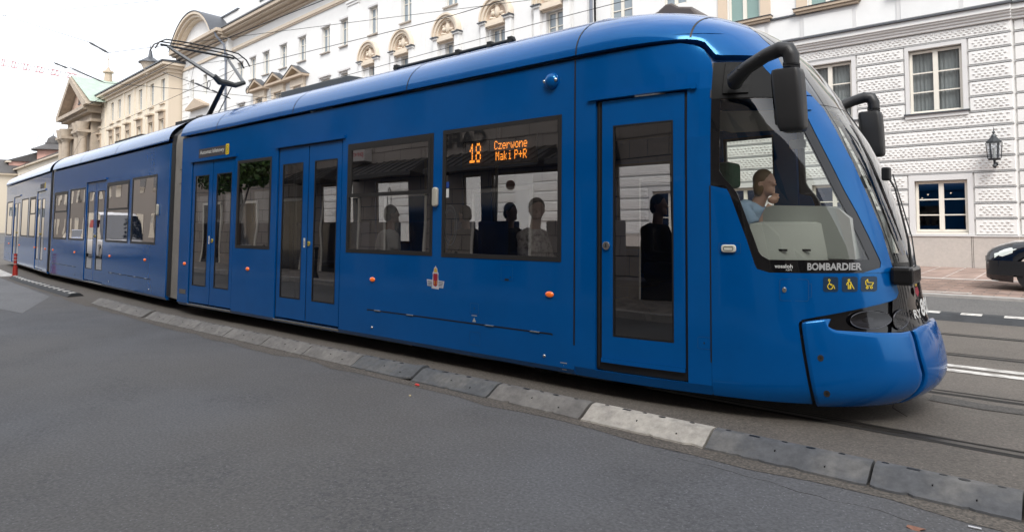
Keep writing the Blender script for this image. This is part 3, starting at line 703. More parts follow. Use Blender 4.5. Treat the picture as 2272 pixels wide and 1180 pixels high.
# wiper box and wipers
m = MB()
def WB(a, b, d): return Vector((d, 5.8+a, b))
m.box(-1.03, -.885, 5.33, 5.66, .985, 1.115); wb = m.build('wiper_box', mat('satin black', (.008, .008, .009), .25), tram, bevel=.025)
m = MB(); pw = lambda y, z, o=.0: Vector((xf(z)+.03+o, y, z))
def wiper(y0, s_):
    m = MB(); m.tube([Vector((-.92, y0, 1.09)), Vector((-.94, y0+.02*s_, 1.30)), Vector((-1.02, y0+.05*s_, 1.68)), Vector((-1.08, y0+.06*s_, 1.80))], [.012, .008, .007, .008], 8)
    w0 = m.build('wiper', BLACK, tram, smooth=True)
    m = MB(); m.tube([Vector((-.90, y0+.05, 1.09)), Vector((-.925, y0+.07*s_, 1.32)), Vector((-1.04, y0+.09*s_, 1.79))], .005, 6); m.build('wiper_rod', mat('dull rod', (.08, .085, .09), .4, metal=.7), w0, smooth=True)
    m = MB(); m.tube([Vector((xf(z)+.012, y0+.06*s_, z)) for z in (1.30, 1.5, 1.7, 1.9, 2.1, 2.18)], [.004, .009, .011, .011, .007, .004], 6); m.build('wiper_blade', BLACK, w0, smooth=True)
    m = MB(); m.box(-1.10, -1.045, y0+.03*s_-.03, y0+.03*s_+.05, 1.74, 1.84); m.build('wiper_pivot', BLACK, w0, bevel=.012)
wiper(5.50, 1)
# mirrors
def mirror(side):
    Y = lambda d: 5.8+side*(1.18+d)
    ms = MB(); 
    arm = [(-1.905, -.16, 2.47), (-1.88, -.10, 2.49), (-1.76, -.03, 2.545), (-1.62, .0, 2.60), (-1.52, .01, 2.625), (-1.465, .01, 2.61), (-1.445, .01, 2.565), (-1.442, .01, 2.50)]
    ms.tube([(x, Y(d), z) for x, d, z in arm], [.055, .062, .050, .050, .054, .056, .054, .049], 12)
    o = ms.build('wing_mirror', MIRB, tram, smooth=True)
    ms = MB()
    for z in (2.515, 2.497): ms.cyl((-1.444, Y(.01), z), (-1.446, Y(.01), z-.012), .056, n=18)
    ms.build('swivel_ring', BLACK, o, smooth=True)
    ms = MB(); prof = [(2.48, .75), (2.472, .93), (2.44, 1.0), (2.30, .98), (2.15, .93), (2.08, .88), (2.055, .78), (2.045, .55)]
    rings = []
    for z, k in prof:
        xc = -1.475+.03*(2.48-z)/.43; pts = rrect(-.098*k, .098*k, -.075*k, .075*k, .035*k, 5)
        rings.append([Vector((xc+a, Y(.005)+b, z+.03*(-a))) for a, b in pts])
    n = len(rings[0]); vs = [v for r_ in rings for v in r_]; fs = [(i*n+k, i*n+(k+1) % n, (i+1)*n+(k+1) % n, (i+1)*n+k) for i in range(len(rings)-1) for k in range(n)]
    fs += [tuple(range(n)), tuple((len(rings)-1)*n+k for k in range(n))]
    ms.add(vs, fs); ms.build('mirror_housing', MIRB, o, smooth=True, angle=50)
    ms = MB(); ms.grid([[Vector((-1.475-.093+.03*(2.48-z)/.43-.006, Y(.005)+b, z)) for b in (-.05, .05)] for z in (2.10, 2.42)]); ms.build('mirror_glass', mat('mirror glass', (.8, .8, .8), .02, metal=1), o)
    for x, z in ((-1.80, 2.525), (-1.65, 2.59)):
        ms = MB(); ms.ball((x, Y(.042), z), (.008, .006, .008), 8, 6); ms.build('arm_screw', BLACK, o)
mirror(-1); mirror(1)

# ---- interior and cab
interior(S1, FX0, -2.75, [(-10.4+k*.82, .78) for k in range(9)]+[(-9.0, -.8), (-5.4, -.75), (-4.35, -.75)])
m = MB(); m.box(-2.75, -2.69, 5.9, 6.85, .36, 1.6); m.build('cab_partition', INTD, tram)
m = MB(); xs_ = [-2.69, -2.3, -2.0, -1.7, -1.4, -1.15]; m.grid([[Vector((x, 5.8+s_*(hwf(x, .36)-.06), .36)) for x in xs_] for s_ in (-1, 1)]); m.build('cab_floor', INTD, tram)
m = MB(); m.grid([[Vector((x, 5.8+s_*(hwf(x, .2)-.06), .19)) for x in [-2.3, -2.0, -1.7, -1.4, -1.15, -1.0]] for s_ in (-1, 1)]); m.build('nose_floor', BLACK, tram)
m = MB(); m.add([Vector(p) for p in ((-2.7, 4.95, 2.36), (-2.7, 6.65, 2.36), (-1.5, 6.4, 2.28), (-1.5, 5.2, 2.28))], [(0, 1, 2, 3)]); m.build('cab_ceiling', mat('cab lining', (.13, .13, .125), .6), tram)
# dashboard: rounded cowl over a ledge with slots
cs = lambda x: hwf(x, 1.46)-.06
m = MB(); prof = [(-1.93, 1.17), (-1.93, 1.50), (-1.905, 1.55), (-1.85, 1.565), (-1.38, 1.55), (-1.30, 1.53), (-1.23, 1.46), (-1.20, 1.17)]
rows = []
for t in range(13):
    y = 5.12+t*(6.48-5.12)/12; rows.append([Vector((x+.10*min(1, max(0, (5.55-y)/.5)) if x < -1.5 else x, y, z)) for x, z in prof])
m.grid(rows); m.add(rows[0], [tuple(range(8))]); m.add(rows[-1], [tuple(range(8))])
db = m.build('dashboard', GREYP, tram, smooth=True, angle=40)
m = MB(); pts = [(-1.86+i*.07, 1.44) for i in range(9)]
m.grid([[Vector((x, 5.8-cs(x)+.02, z_)) for x, _ in pts] for z_ in (1.10, 1.20)]+[[Vector((x, 5.8-cs(x)+.05, 1.425)) for x, _ in pts], [Vector((x, 5.14, 1.44)) for x, _ in pts]])
m.build('dash_ledge', mat('pale dash ledge', (.42, .42, .39), .5), db, smooth=True, angle=30)
m = MB()
for x in (-1.66, -1.52, -1.38): m.box(x-.05, x+.05, 5.8-cs(x)+.020, 5.8-cs(x)+.03, 1.225, 1.24)
m.build('dash_slot', BLACK, db)
m = MB(); m.box(-1.26, -1.18, 5.35, 6.25, 1.1, 1.3); m.build('dash_tray', GREYP, db)
m = MB(); m.box(-1.27, -1.23, 5.55, 5.75, 1.33, 1.60); m.build('dash_screen', mat('screen shell', (.05, .05, .05), .4), tram)
m = MB(); m.quad(Vector((-1.228, 5.56, 1.44)), Vector((-1.228, 5.60, 1.44)), Vector((-1.228, 5.60, 1.6)), Vector((-1.228, 5.56, 1.6))); m.build('number_board', mat('red led', (.3, .02, .0), .5, emit=((1, .12, .02), 1.5)), tram)
# ticket validator on its pole, hanging strap
m = MB(); m.cyl((-5.00, 5.5, .36), (-4.93, 5.5, 2.55), .018, n=8); gp_ = m.build('grab_pole', MATS['yellow grab pole'], tram, smooth=True)
m = MB(); m.cyl((-4.80, 5.55, 1.86), (-4.80, 5.58, 1.86), .055, n=20); m.build('validator', mat('red round sign', (.45, .04, .02), .4), tram)
m = MB(); m.tube([Vector((-6.72+.035*math.sin(t*math.pi/8), 5.4, 1.72-.07*math.cos(t*math.pi/8)*(1.0 if math.cos(t*math.pi/8) > 0 else 2.6))) for t in range(17)], .006, 5); m.build('hanging_strap', BLACK, tram)
# driver's seat
m = MB(); T = lambda v: Vector((-2.14+v.x, 5.55+v.y, v.z))
m.box(-.25, .25, -.24, .24, .86, .96, M=T); m.box(-.30, -.19, -.23, .23, .95, 1.68, M=T); m.box(-.12, .12, -.12, .12, .38, .86, M=T); dsb = m.build('driver_seat', mat('dark seat fabric', (.01, .012, .02), .85), tram, bevel=.03)
m = MB(); m.box(-.21, -.08, -.13, .13, 1.73, 1.95, M=T); m.build('headrest', SEATG, dsb, bevel=.035)
m = MB(); m.prism(rrect(-1.98, -1.84, 2.10, 2.18, .02), lambda a, b, d: Vector((a, 6.2+d, b)), 0, .03); m.build('cab_lamp', mat('pale lamp', (.4, .4, .36), .3), tram)

# ---- middle and rear sections
def rear_sec(sec, L_, wins, doors, haz, amb_, fw):
    holes = [(a, b, 1.085, c) for a, b, c, v in wins]+[(a-.02, b+.02, .20, 2.40) for a, b in doors]
    m = MB(); panel(sec, -L_, 0, .155, 2.84, holes, sx=1, sz=.6, mb=m); m.build('side_panel', BLUE, tram, smooth=True)
    fh = [(a, b, 1.12, 2.16) for a, b in fw]
    m = MB(); panel(sec, -L_, 0, .155, 2.84, fh, side=1, sx=1, sz=.6, mb=m); m.build('side_panel', BLUE, tram, smooth=True)
    for h in fh: window(sec, *h, side=1, gm=DGLASS)
    for a, b, c, v in wins: window(sec, a, b, 1.085, c, vent=v)
    for a, b in doors: dbl_door(sec, a, b, .212, 2.38, .47, 2.18)
    for h in haz: hatch_lines(sec, h[0], h[1], .157, .465, [h[0]+(h[1]-h[0])*t for t in (.08, .32, .66, .9)], ((h[0]+.08, .28), (h[1]-.08, .28)))
    for a in amb_: amber(sec, a, .80)
    roof_rear(sec, -L_, 0, 'roof_cowl', (-L_*.68, -L_*.36)); gutter(sec, -L_, 0)
    interior(sec, -L_, 0, [(x, y) for x in (-L_+.9, -L_+2.2, -2.9, -1.5) for y in (-.75, .7)])
    zs = [.16, .5, 1, 1.5, 2, 2.5, 2.84]; 
    for sd_ in (-1, 1):
        for xe, dx in ((0, .05), (-L_, -.03)): m = MB(); m.grid([[sec.L(xe, sd_*wz(z), z) for z in zs], [sec.L(xe+dx, sd_*(wz(z)-.03), z) for z in zs]]); m.build('end_trim', BLUE, tram)
        m = MB(); m.grid([[sec.L(.05, sd_*(wz(z)-.03), z) for z in zs], [sec.L(.055, sd_*(wz(z)-.16), z) for z in zs]]); m.build('end_frame', BLACK, tram)
rear_sec(S2, L2+.12, [(-8.40, -7.0, 2.28, 1.78), (-6.78, -5.39, 2.30, None), (-3.68, -2.17, 2.32, 1.76), (-2.0, -.60, 2.34, None)], [(-5.27, -3.80)], [(-3.36, -.74), (-8.45, -5.95)], (-8.31, -6.13, -3.30, -1.10),
         [(-8.2, -6.9), (-6.6, -5.3), (-5.0, -3.7), (-3.4, -2.1), (-1.8, -.6)])
intercom(S2, -.48, 1.70)
rear_sec(S3, L3, [(-8.95, -7.45, 2.28, None), (-5.25, -3.8, 2.28, None), (-3.5, -2.35, 2.28, 1.78)], [(-2.15, -.75), (-7.15, -5.6)], [(-9.1, -7.5)], (-8.0, -5.4, -2.2, -.4),
         [(-8.2, -6.9), (-6.6, -5.3), (-5.0, -3.7), (-3.4, -2.1), (-1.8, -.6)])
strip(S3, -1.7, -.95, 2.47, 2.60, off=.002).build('ticket_sign', MATS['brown-grey sign film'], tram)
strip(S3, -.95, -.84, 2.46, 2.62, off=.003).build('sign_symbol', YEL, tram)
m = MB(); m.add([S3.L(-L3, s_*wz(z), z) for s_, z in ((-1, .16), (-1, 2.84), (1, 2.84), (1, .16))], [(0, 1, 2, 3)]); m.build('rear_wall', BLUE, tram)
# display glow in the middle section
m = MB()
def led2(txt, x0, z1, px_, pz):
    x = x0
    for ch in txt:
        for r_, row in enumerate(F5[ch]):
            for c_, v in enumerate(row):
                if v == '1': a = x+c_*px_; z = z1-(r_+1)*pz; m.quad(*[S2.P(q, t, -.05) for q, t in ((a, z), (a+px_*.86, z), (a+px_*.86, z+pz*.86), (a, z+pz*.86))])
        x += 5.9*px_ if ch != ' ' else px_*3
led2('18', -1.72, 2.20, .014, .0275); led2('Czerwone', -1.42, 2.20, .0085, .012); led2('Maki P+R', -1.40, 2.10, .0085, .0125); m.build('display_lettering', LED, tram)
# bellows
def bellows(sa, xa, sb, xb, n=9):
    prof = [(-wz(z)*.985, z) for z in (.22, .6, 1.1, 1.6, 2.1, 2.6, 2.8)]+[(-1.10, 2.95), (-1.0, 3.06), (-.86, 3.15), (-.6, 3.22), (0, 3.25)]
    prof += [(-y, z) for y, z in reversed(prof[:-1])]
    rows = []
    for i in range(2*n+1):
        t = i/(2*n)*.97+.0; k = 1.0 if i % 2 else .972
        row = []
        for y, z in prof:
            p = sa.L(xa, y*k, z if z < 2.9 else 2.9+(z-2.9)*k).lerp(sb.L(xb, y*k, z if z < 2.9 else 2.9+(z-2.9)*k), t); row.append(p)
        rows.append(row)
    m = MB(); m.grid(rows); o = m.build('bellows', BELL, tram, smooth=True, angle=80)
    m = MB()
    for z in (2.12, 2.35):
        pts = [sa.L(xa, -wz(z)*.99, z).lerp(sb.L(xb, -wz(z)*.935, z), i/8) for i in range(9)]; m.tube(pts, .006, 5)
    m.build('bellows_strap', BLACK, o)
    m = MB(); q = prof
    for xx, s_ in ((xb, sb),):
        ring = [s_.L(xx, y*1.012, z*1.0+.015) for y, z in q]; ring2 = [s_.L(xx+.17, y*1.008, z+.01) for y, z in q]; m.grid([ring, ring2])
    m.build('bellows_frame', BLACK, o)
bellows(S1, FX0+.0, S2, .05, 8)
bellows(S2, -L2-.12, S3, .0, 4)
m = MB(); 
for i in range(5): p = S2.L(.12, -.95+i*.05, 3.03+i*.045); m.box(p.x-.10, p.x+.12, p.y-.04, p.y+.04, p.z-.03, p.z+.04)
p = S2.L(.3, -.62, 3.28); m.box(p.x-.2, p.x+.22, p.y-.12, p.y+.1, p.z-.07, p.z+.05)
m.build('cable_bridge', BLACK, tram, bevel=.01)
# underframe, bogies
m = MB(); 
for sec, a, b_ in ((S1, FX0, -2.2), (S2, -L2, 0), (S3, -L3, 0)): m.box(a, b_, -1.0, 1.0, .17, .30, M=lambda v, s_=sec: s_.L(v.x, v.y, v.z))
m.build('underframe', BLACK, tram)
BOG = mat('dusty bogie', (.03, .026, .022), .8)
for sec, xc in ((S1, -4.8), (S2, -2.0), (S2, -7.2), (S3, -7.8)):
    m = MB(); T = lambda v, s_=sec, x_=xc: s_.L(x_+v.x, v.y, v.z); m.box(-1.2, 1.2, -.95, -.85, .16, .34, M=T); m.box(-1.2, 1.2, .85, .95, .16, .34, M=T); bg_ = m.build('bogie', BOG, tram)
    for dx in (-.9, .9):
        for sy in (-.72, .72):
            m = MB(); m.cyl(sec.L(xc+dx, sy-.06, .30), sec.L(xc+dx, sy+.06, .30), .295, n=26); m.build('wheel', BOG, bg_, smooth=True)
# roof equipment
EQ = mat('roof unit grey', (.09, .10, .105), .6); EQD = mat('roof unit dark', (.02, .022, .022), .5)
m = MB(); m.box(-9.25, -7.5, 5.32, 6.3, 3.35, 3.465); m.add([Vector(p) for p in ((-7.5, 5.32, 3.35), (-7.5, 6.3, 3.35), (-7.5, 6.3, 3.465), (-7.5, 5.32, 3.465), (-7.1, 5.45, 3.37), (-7.1, 6.2, 3.37))], [(0, 3, 4), (3, 2, 5, 4), (2, 1, 5)]); m.build('roof_unit', EQ, tram, bevel=.01)
m = MB(); m.cyl((-6.5, 5.3, 3.392), (-4.5, 5.3, 3.392), .022, n=10); 
for x in (-6.45, -5.35, -4.85, -4.55): m.box(x-.03, x+.03, 5.27, 5.33, 3.34, 3.43)
m.build('roof_conduit', EQD, tram)
m = MB(); pr = [(-3.10, 3.38), (-3.07, 3.425), (-2.98, 3.45), (-2.90, 3.50), (-2.84, 3.50), (-2.77, 3.45), (-2.64, 3.42), (-2.60, 3.37), (-2.58, 3.32), (-3.10, 3.35)]
m.prism(pr, lambda a, b, d: Vector((a, d, b)), 5.62, 6.0); m.build('roof_beacon', mat('weathered housing', (.12, .10, .09), .6), tram, bevel=.02)
m = MB(); p = S2.L(-4.5, 0, 3.42); m.box(-1.0, 1.0, -.45, .45, 3.36, 3.45, M=lambda v: S2.L(-4.9+v.x, v.y, v.z)); m.build('roof_unit', EQD, tram)
# pantograph: lower arm, knee, upper frame, collector head
PM = mat('pantograph arm grey', (.16, .165, .17), .35, metal=.6)
m = MB(); kn = Vector((-12.15, 5.84, 4.11)); m.box(-13.5, -12.5, 5.5, 6.2, 3.36, 3.46)
pg = m.build('pantograph', EQD, tram)
m = MB(); m.tube([(-12.98, 5.85, 3.43), kn], [.048, .038], 10); m.build('lower_arm', BLACK, pg, smooth=True)
m = MB(); m.tube([(-12.85, 5.95, 3.42), (-12.10, 5.94, 4.03)], .010, 6); m.build('control_rod', mat('thin rod', (.05, .05, .05), .5), pg, smooth=True)
m = MB(); m.tube([kn+Vector((.02, -.22, .09)), kn+Vector((0, -.1, .0)), kn, kn+Vector((0, .2, -.02)), kn+Vector((.02, .38, .06))], [.05, .065, .06, .05, .04], 8); m.build('knee_joint', EQD, pg, smooth=True)
h0 = Vector((-13.0, 5.10, 4.84)); h1 = Vector((-13.0, 6.42, 4.84))
m = MB(); m.tube([kn+Vector((.0, -.2, .07)), h0+Vector((.04, .03, -.04))], [.040, .028], 10); m.tube([kn+Vector((.02, .36, .05)), h1+Vector((.0, -.12, -.05))], [.034, .026], 8); m.build('upper_arm', PM, pg, smooth=True)
for dx in (-.10, .14):
    m = MB(); c = h0.x+dx; m.tube([(c, 4.86, 4.70), (c, 4.93, 4.83), (c, 5.05, 4.905), (c, 5.4, 4.92), (c, 6.2, 4.92), (c, 6.45, 4.90), (c, 6.62, 4.80), (c, 6.70, 4.68)], .014, 6); m.build('contact_strip', BLACK, pg, smooth=True)
m = MB(); m.tube([h0+Vector((.02, -.1, -.02)), h1+Vector((.02, 0, -.02))], .022, 8); m.build('head_frame', EQD, pg, smooth=True)
m = MB()
for c in (kn+Vector((-.12, -.25, -.02)), kn+Vector((.05, .42, -.06))):
    m.tube([c+Vector((.06*math.cos(t*math.pi/7), 0, .07*math.sin(t*math.pi/7)-.03)) for t in range(15)], .006, 5)
m.build('cable_loop', BLACK, pg)

# ================================================================== PEOPLE
SKIN = mat('skin', (0.54, 0.31, 0.23), 0.55); SKIND = mat('skin in shade', (0.30, 0.15, 0.10), 0.55) if False else SKIN
def person(label, loc, yawd, shirt, hair, hairlong=False, sleeve='short', raise_hand=False, stand=False, turn=0, lean=0.0, group=None, pants=(.02, .025, .04)):
    root = thing('person', label, 'person', loc, group)
    Rz = Matrix.Rotation(R(yawd), 3, 'Z'); O = Vector(loc)
    W = lambda p: O+Rz@Vector(p)
    hz = .92 if stand else .0           # pelvis height above loc
    def T(mb, pts, rs, n=12): mb.tube([W(p) for p in pts], rs, n)
    def Bl(mb, c, r): 
        b = MB(); b.ball((0, 0, 0), r, 16, 12); b.v = [W(Vector(c)+v) for v in b.v]; mb.add(b.v, b.f)
    neck = Vector((.02+lean*.8, 0, hz+.52-lean*.15)); hd = Vector((.05+lean*1.25, 0, hz+.68-lean*.35)); ln = Vector((lean*.65, 0, 0))
    Rh = Matrix.Rotation(R(turn), 3, 'Z')
    H = lambda p: hd+Rh@(Vector(p)*.88)
    Bl_ = Bl
    Bh = lambda mb, c, r_: Bl_(mb, c, tuple(q*.88 for q in r_))
    b = MB()
    Bh(b, H((0, 0, .02)), (.095, .075, .115)); Bh(b, H((.035, 0, -.05)), (.062, .055, .06)); T(b, [neck-Vector((0, 0, .08)), H((-.01, 0, -.05))], [.058, .052])
    T(b, [H((.085, 0, .03)), H((.108, 0, -.012))], [.010, .016], 8)                    # nose
    for s in (-1, 1):
        Bh(b, H((-.005, s*.078, .0)), (.022, .010, .032)); Bh(b, H((.078, s*.03, .028)), (.018, .022, .012))
    Bh(b, H((.088, 0, -.047)), (.012, .026, .009)); Bh(b, H((.082, 0, -.085)), (.022, .026, .02))
    T(b, [Vector((0, 0, hz+.02)), Vector((0, 0, hz+.25))+ln*.4, Vector((.01, 0, hz+.45))+ln], [.13, .125, .11])
    hands = []
    for s in (-1, 1):
        sh_ = Vector((0, s*.19, hz+.44))+ln
        if raise_hand and s < 0: el = Vector((.24, s*.24, hz+.24)); wr = Vector((.30, s*.13, hz+.46))
        elif stand: el = Vector((.0, s*.25, hz+.17)); wr = Vector((.08, s*.22, hz-.06))
        else: el = Vector((.06, s*.24, hz+.19)); wr = Vector((.30, s*.15, hz+.15))
        T(b, [sh_, sh_.lerp(el, .5), el, el.lerp(wr, .4), wr], [.055, .050, .040, .040, .028]); d = (wr-el).normalized()
        palm = wr+d*.05; Bl(b, palm, (.045, .035, .03)); hands.append((wr, d))
        side = d.cross(Vector((0, 0, 1))).normalized()
        for k in range(4):
            a = palm+side*(k-1.5)*.020+d*.03; T(b, [a, a+d*(.035-.004*abs(k-1.3))+Vector((0, 0, -.006)), a+d*(.060-.006*abs(k-1.3))+Vector((0, 0, -.024))], [.0095, .009, .007], 8)
        a = palm-side*s*.03-d*.01; T(b, [a, a-side*s*.02+d*.03, a-side*s*.02+d*.05+Vector((0, 0, -.01))], [.011, .010, .008], 8)
    for s in (-1, 1):
        if stand: T(b, [(0, s*.09, hz), (.01, s*.10, hz-.44), (0, s*.10, .08)], [.085, .058, .04]); T(b, [(0, s*.10, .05), (.17, s*.12, .03)], [.042, .035])
        else: T(b, [(0, s*.09, .0), (.42, s*.12, .03), (.44, s*.12, -.38)], [.09, .062, .042]); T(b, [(.44, s*.12, -.40), (.60, s*.13, -.42)], [.042, .035])
    o = b.build('body', SKIN, root, smooth=True)
    rm = o.modifiers.new('join', 'REMESH'); rm.mode = 'VOXEL'; rm.voxel_size = .009; rm.use_smooth_shade = True
    sm = o.modifiers.new('soft', 'SMOOTH'); sm.factor = .5; sm.iterations = 3
    c = MB(); T(c, [Vector((0, 0, hz-.02)), Vector((0, 0, hz+.12))+ln*.2, Vector((0, 0, hz+.3))+ln*.6, Vector((.01, 0, hz+.45))+ln, Vector((.012, 0, hz+.50))+ln*1.15], [.15, .152, .16, .13, .075], 18)
    for s in (-1, 1):
        sh_ = Vector((0, s*.185, hz+.43))+ln
        if raise_hand and s < 0: el = Vector((.24, s*.24, hz+.24)); wr = Vector((.30, s*.13, hz+.46))
        elif stand: el = Vector((.0, s*.25, hz+.17)); wr = Vector((.08, s*.22, hz-.06))
        else: el = Vector((.06, s*.24, hz+.19)); wr = Vector((.30, s*.15, hz+.15))
        pts = [Vector((0, s*.08, hz+.45))+ln, sh_, sh_.lerp(el, .55)]
        rs = [.07, .074, .068]
        if sleeve == 'long': pts += [el, el.lerp(wr, .5), el.lerp(wr, .95)]; rs += [.060, .054, .042]
        else: pts += [sh_.lerp(el, .72)]; rs += [.066]
        T(c, pts, rs)
    o = c.build('shirt', shirt, root, smooth=True)
    rm = o.modifiers.new('join', 'REMESH'); rm.mode = 'VOXEL'; rm.voxel_size = .012; rm.use_smooth_shade = True
    sm = o.modifiers.new('soft', 'SMOOTH'); sm.factor = .5; sm.iterations = 4
    c = MB()
    for s in (-1, 1):
        if stand: T(c, [(0, s*.08, hz+.02), (.01, s*.10, hz-.44), (0, s*.10, .10)], [.115, .075, .065])
        else: T(c, [(-.02, s*.09, .0), (.42, s*.12, .03), (.44, s*.12, -.34)], [.125, .08, .065])
    c.build('trousers', mat('dark trousers', pants, .8), root, smooth=True)
    h = MB()
    Bh(h, H((-.018, 0, .048)), (.098, .084, .105)); Bh(h, H((-.05, 0, -.01)), (.068, .080, .085))
    if hairlong:
        Bh(h, H((-.06, 0, -.05)), (.050, .082, .085)); Bh(h, H((-.02, -.07, -.03)), (.05, .022, .08)); Bh(h, H((-.02, .07, -.03)), (.05, .022, .08))
    o = h.build('hair', hair, root, smooth=True)
    rm = o.modifiers.new('join', 'REMESH'); rm.mode = 'VOXEL'; rm.voxel_size = .010; rm.use_smooth_shade = True
    return root
HB = mat('dark brown hair', (.012, .008, .006), .6); HBL = mat('blond hair', (.14, .08, .028), .6); HG = mat('short brown hair', (.05, .03, .02), .7)
WSH = mat('white cotton', (.8, .79, .77), .8); LBL = mat('pale blue shirt cloth', (.26, .36, .50), .8); PJ = mat('patterned jacket cloth', (.62, .58, .56), .8, var=(22, (.16, .12, .13), .8)); DSH = mat('dark jacket cloth', (.012, .013, .018), .85)
person('tram driver in pale blue shirt at the controls, hand raised to the cheek', (-2.17, 5.50, 1.11), 0, LBL, HBL, True, raise_hand=True, turn=-15, lean=.13)
person('passenger in white T-shirt behind the window with the sliding vent', (-6.45, 5.16, .86), 60, WSH, HG)
person('passenger in a pale patterned jacket by the window under the line display', (-4.13, 5.12, .88), 10, PJ, HB, False, 'long', turn=-60)
person('passenger in dark clothes seated behind the patterned jacket', (-5.35, 6.15, .88), 0, DSH, HB, False, 'long')
person('passenger in dark clothes beside the round window sticker', (-6.1, 6.2, .86), 180, DSH, HB, False, 'long')
person('passenger in dark clothes seen through the single front door', (-3.38, 6.25, .92), 0, DSH, HB, False, 'long')

# ================================================================== GROUND
def ground_mat(name, base, dark, speck, patch=.6, fine=55, bump=.5, rough=.75, light=None, crackscale=0):
    m = bpy.data.materials.new(name); m.use_nodes = True; n = m.node_tree.nodes; l = m.node_tree.links; p = n['Principled BSDF']
    g = n.new('ShaderNodeNewGeometry').outputs['Position']
    def noise(s, d=5, r_=.6, dist=0):
        t = n.new('ShaderNodeTexNoise'); t.inputs['Scale'].default_value = s; t.inputs['Detail'].default_value = d; t.inputs['Roughness'].default_value = r_; t.inputs['Distortion'].default_value = dist; l.new(g, t.inputs['Vector']); return t.outputs['Fac']
    def ramp(x, a, b, c0=(0, 0, 0), c1=(1, 1, 1)):
        r_ = n.new('ShaderNodeValToRGB'); r_.color_ramp.elements[0].position = a; r_.color_ramp.elements[1].position = b; r_.color_ramp.elements[0].color = (*c0, 1); r_.color_ramp.elements[1].color = (*c1, 1); l.new(x, r_.inputs['Fac']); return r_.outputs[0]
    def mix(f, a, b, mode='MIX'):
        x = n.new('ShaderNodeMix'); x.data_type = 'RGBA'; x.blend_type = mode
        if isinstance(f, float): x.inputs['Factor'].default_value = f
        else: l.new(f, x.inputs['Factor'])
        for s, v in (('A', a), ('B', b)):
            if isinstance(v, tuple): x.inputs[s].default_value = (*v, 1)
            else: l.new(v, x.inputs[s])
        return x.outputs['Result']
    c = mix(ramp(noise(patch, 6, .7, .3), .38, .62), base, dark)
    c = mix(ramp(noise(.23, 3, .5), .4, .65), c, mix(.5, c, light or base))
    f1 = noise(fine, 2, .5); c = mix(1.0, c, ramp(f1, .36, .64, (1-speck, 1-speck, 1-speck), (1+speck, 1+speck*.97, 1+speck*.9)), 'MULTIPLY')
    v = n.new('ShaderNodeTexVoronoi'); v.inputs['Scale'].default_value = 34; l.new(g, v.inputs['Vector'])
    c = mix(ramp(v.outputs['Distance'], .10, .16, (.55, .55, .55), (0, 0, 0)), c, tuple(min(1, x*2.6) for x in base))
    pits = noise(38, 3, .75); c = mix(ramp(pits, .27, .36, (.75, .75, .75), (0, 0, 0)), c, tuple(x*.35 for x in base))
    msk = ramp(noise(.8, 4, .6), .50, .62); p2 = ramp(noise(24, 4, .8, .4), .44, .50, (1, 1, 1), (0, 0, 0))
    mq = n.new('ShaderNodeMath'); mq.operation = 'MULTIPLY'; l.new(msk, mq.inputs[0]); l.new(p2, mq.inputs[1]); mq2 = n.new('ShaderNodeMath'); mq2.operation = 'MULTIPLY'; mq2.inputs[1].default_value = .55; l.new(mq.outputs[0], mq2.inputs[0])
    c = mix(mq2.outputs[0], c, tuple(x*.45 for x in base))
    pp = noise(9, 6, .8, .5); c = mix(ramp(pp, .26, .35, (.7, .7, .7), (0, 0, 0)), c, tuple(x*.4 for x in base))
    l.new(c, p.inputs['Base Color']); p.inputs['Roughness'].default_value = rough
    b = n.new('ShaderNodeBump'); b.inputs['Strength'].default_value = bump; b.inputs['Distance'].default_value = .006; l.new(f1, b.inputs['Height'])
    b2 = n.new('ShaderNodeBump'); b2.inputs['Strength'].default_value = bump; b2.inputs['Distance'].default_value = .012; l.new(pits, b2.inputs['Height']); l.new(b.outputs[0], b2.inputs['Normal']); l.new(b2.outputs[0], p.inputs['Normal'])
    return m
ASPH = ground_mat('near asphalt', (.106, .108, .116), (.080, .080, .084), .20, patch=.5, light=(.132, .121, .108))
ASPH2 = ground_mat('far asphalt', (.115, .112, .108), (.095, .092, .09), .35)
TRK = ground_mat('dusty track concrete', (.115, .100, .086), (.095, .084, .072), .22, patch=1.1, light=(.135, .12, .103), bump=.25)
WORN = ground_mat('worn dusty strip', (.11, .095, .08), (.088, .077, .066), .4, patch=2)
XS = [70, 40, 25, 16, 10, 6, 3, 1, -1, -3, -5, -7, -9, -11, -13, -15, -17.5, -20, -22.5, -25, -27.5, -30, -34, -38, -43, -48, -55, -65, -80, -100]
def cf(x): return lerp_t(-x, [0, 10.5, 12, 15, 20.3, 23.5, 27.5, 30, 34, 43, 60, 100], [0, 0, .06, .22, .56, .86, 1.30, 1.60, 2.3, 4.2, 8, 18])
def band(name, y0, y1, z, m, xs=XS, parent=None, wave=0, kind='structure', z1=None):
    mb = MB(); rows = [[], [], []] if wave else [[], []]
    f = lambda y, x: (y(x) if callable(y) else y+cf(x))
    mb.grid([[Vector((x, f(y0, x), z)) for x in xs], [Vector((x, f(y1, x), z if z1 is None else z1)) for x in xs]])
    o = mb.build(name, m, parent)
    if kind and parent is None: tag(o, kind=kind)
    return o
mb = MB(); mb.grid([[Vector((x, y, -.03)) for x in (-1500, 1500)] for y in (-1500, 1500)]); tag(mb.build('ground', ASPH2), kind='structure')
xx = [16-i*.35 for i in range(120)]
random.seed(3)
edge = {round(x, 3): 4.10+random.uniform(-.05, .05) for x in xx}
band('near_lane', lambda x: -1.5, lambda x: 4.45+cf(x), 0, ASPH)
band('track_bed', 4.12, 11.30, .004, TRK, XS)
mb = MB(); mb.grid([[Vector((x, 3.93+cf(x)-random.uniform(0, .10), .0025)) for x in xx], [Vector((x, 4.14+cf(x), .0025)) for x in xx]]); tag(mb.build('road_dirt', WORN), kind='structure')
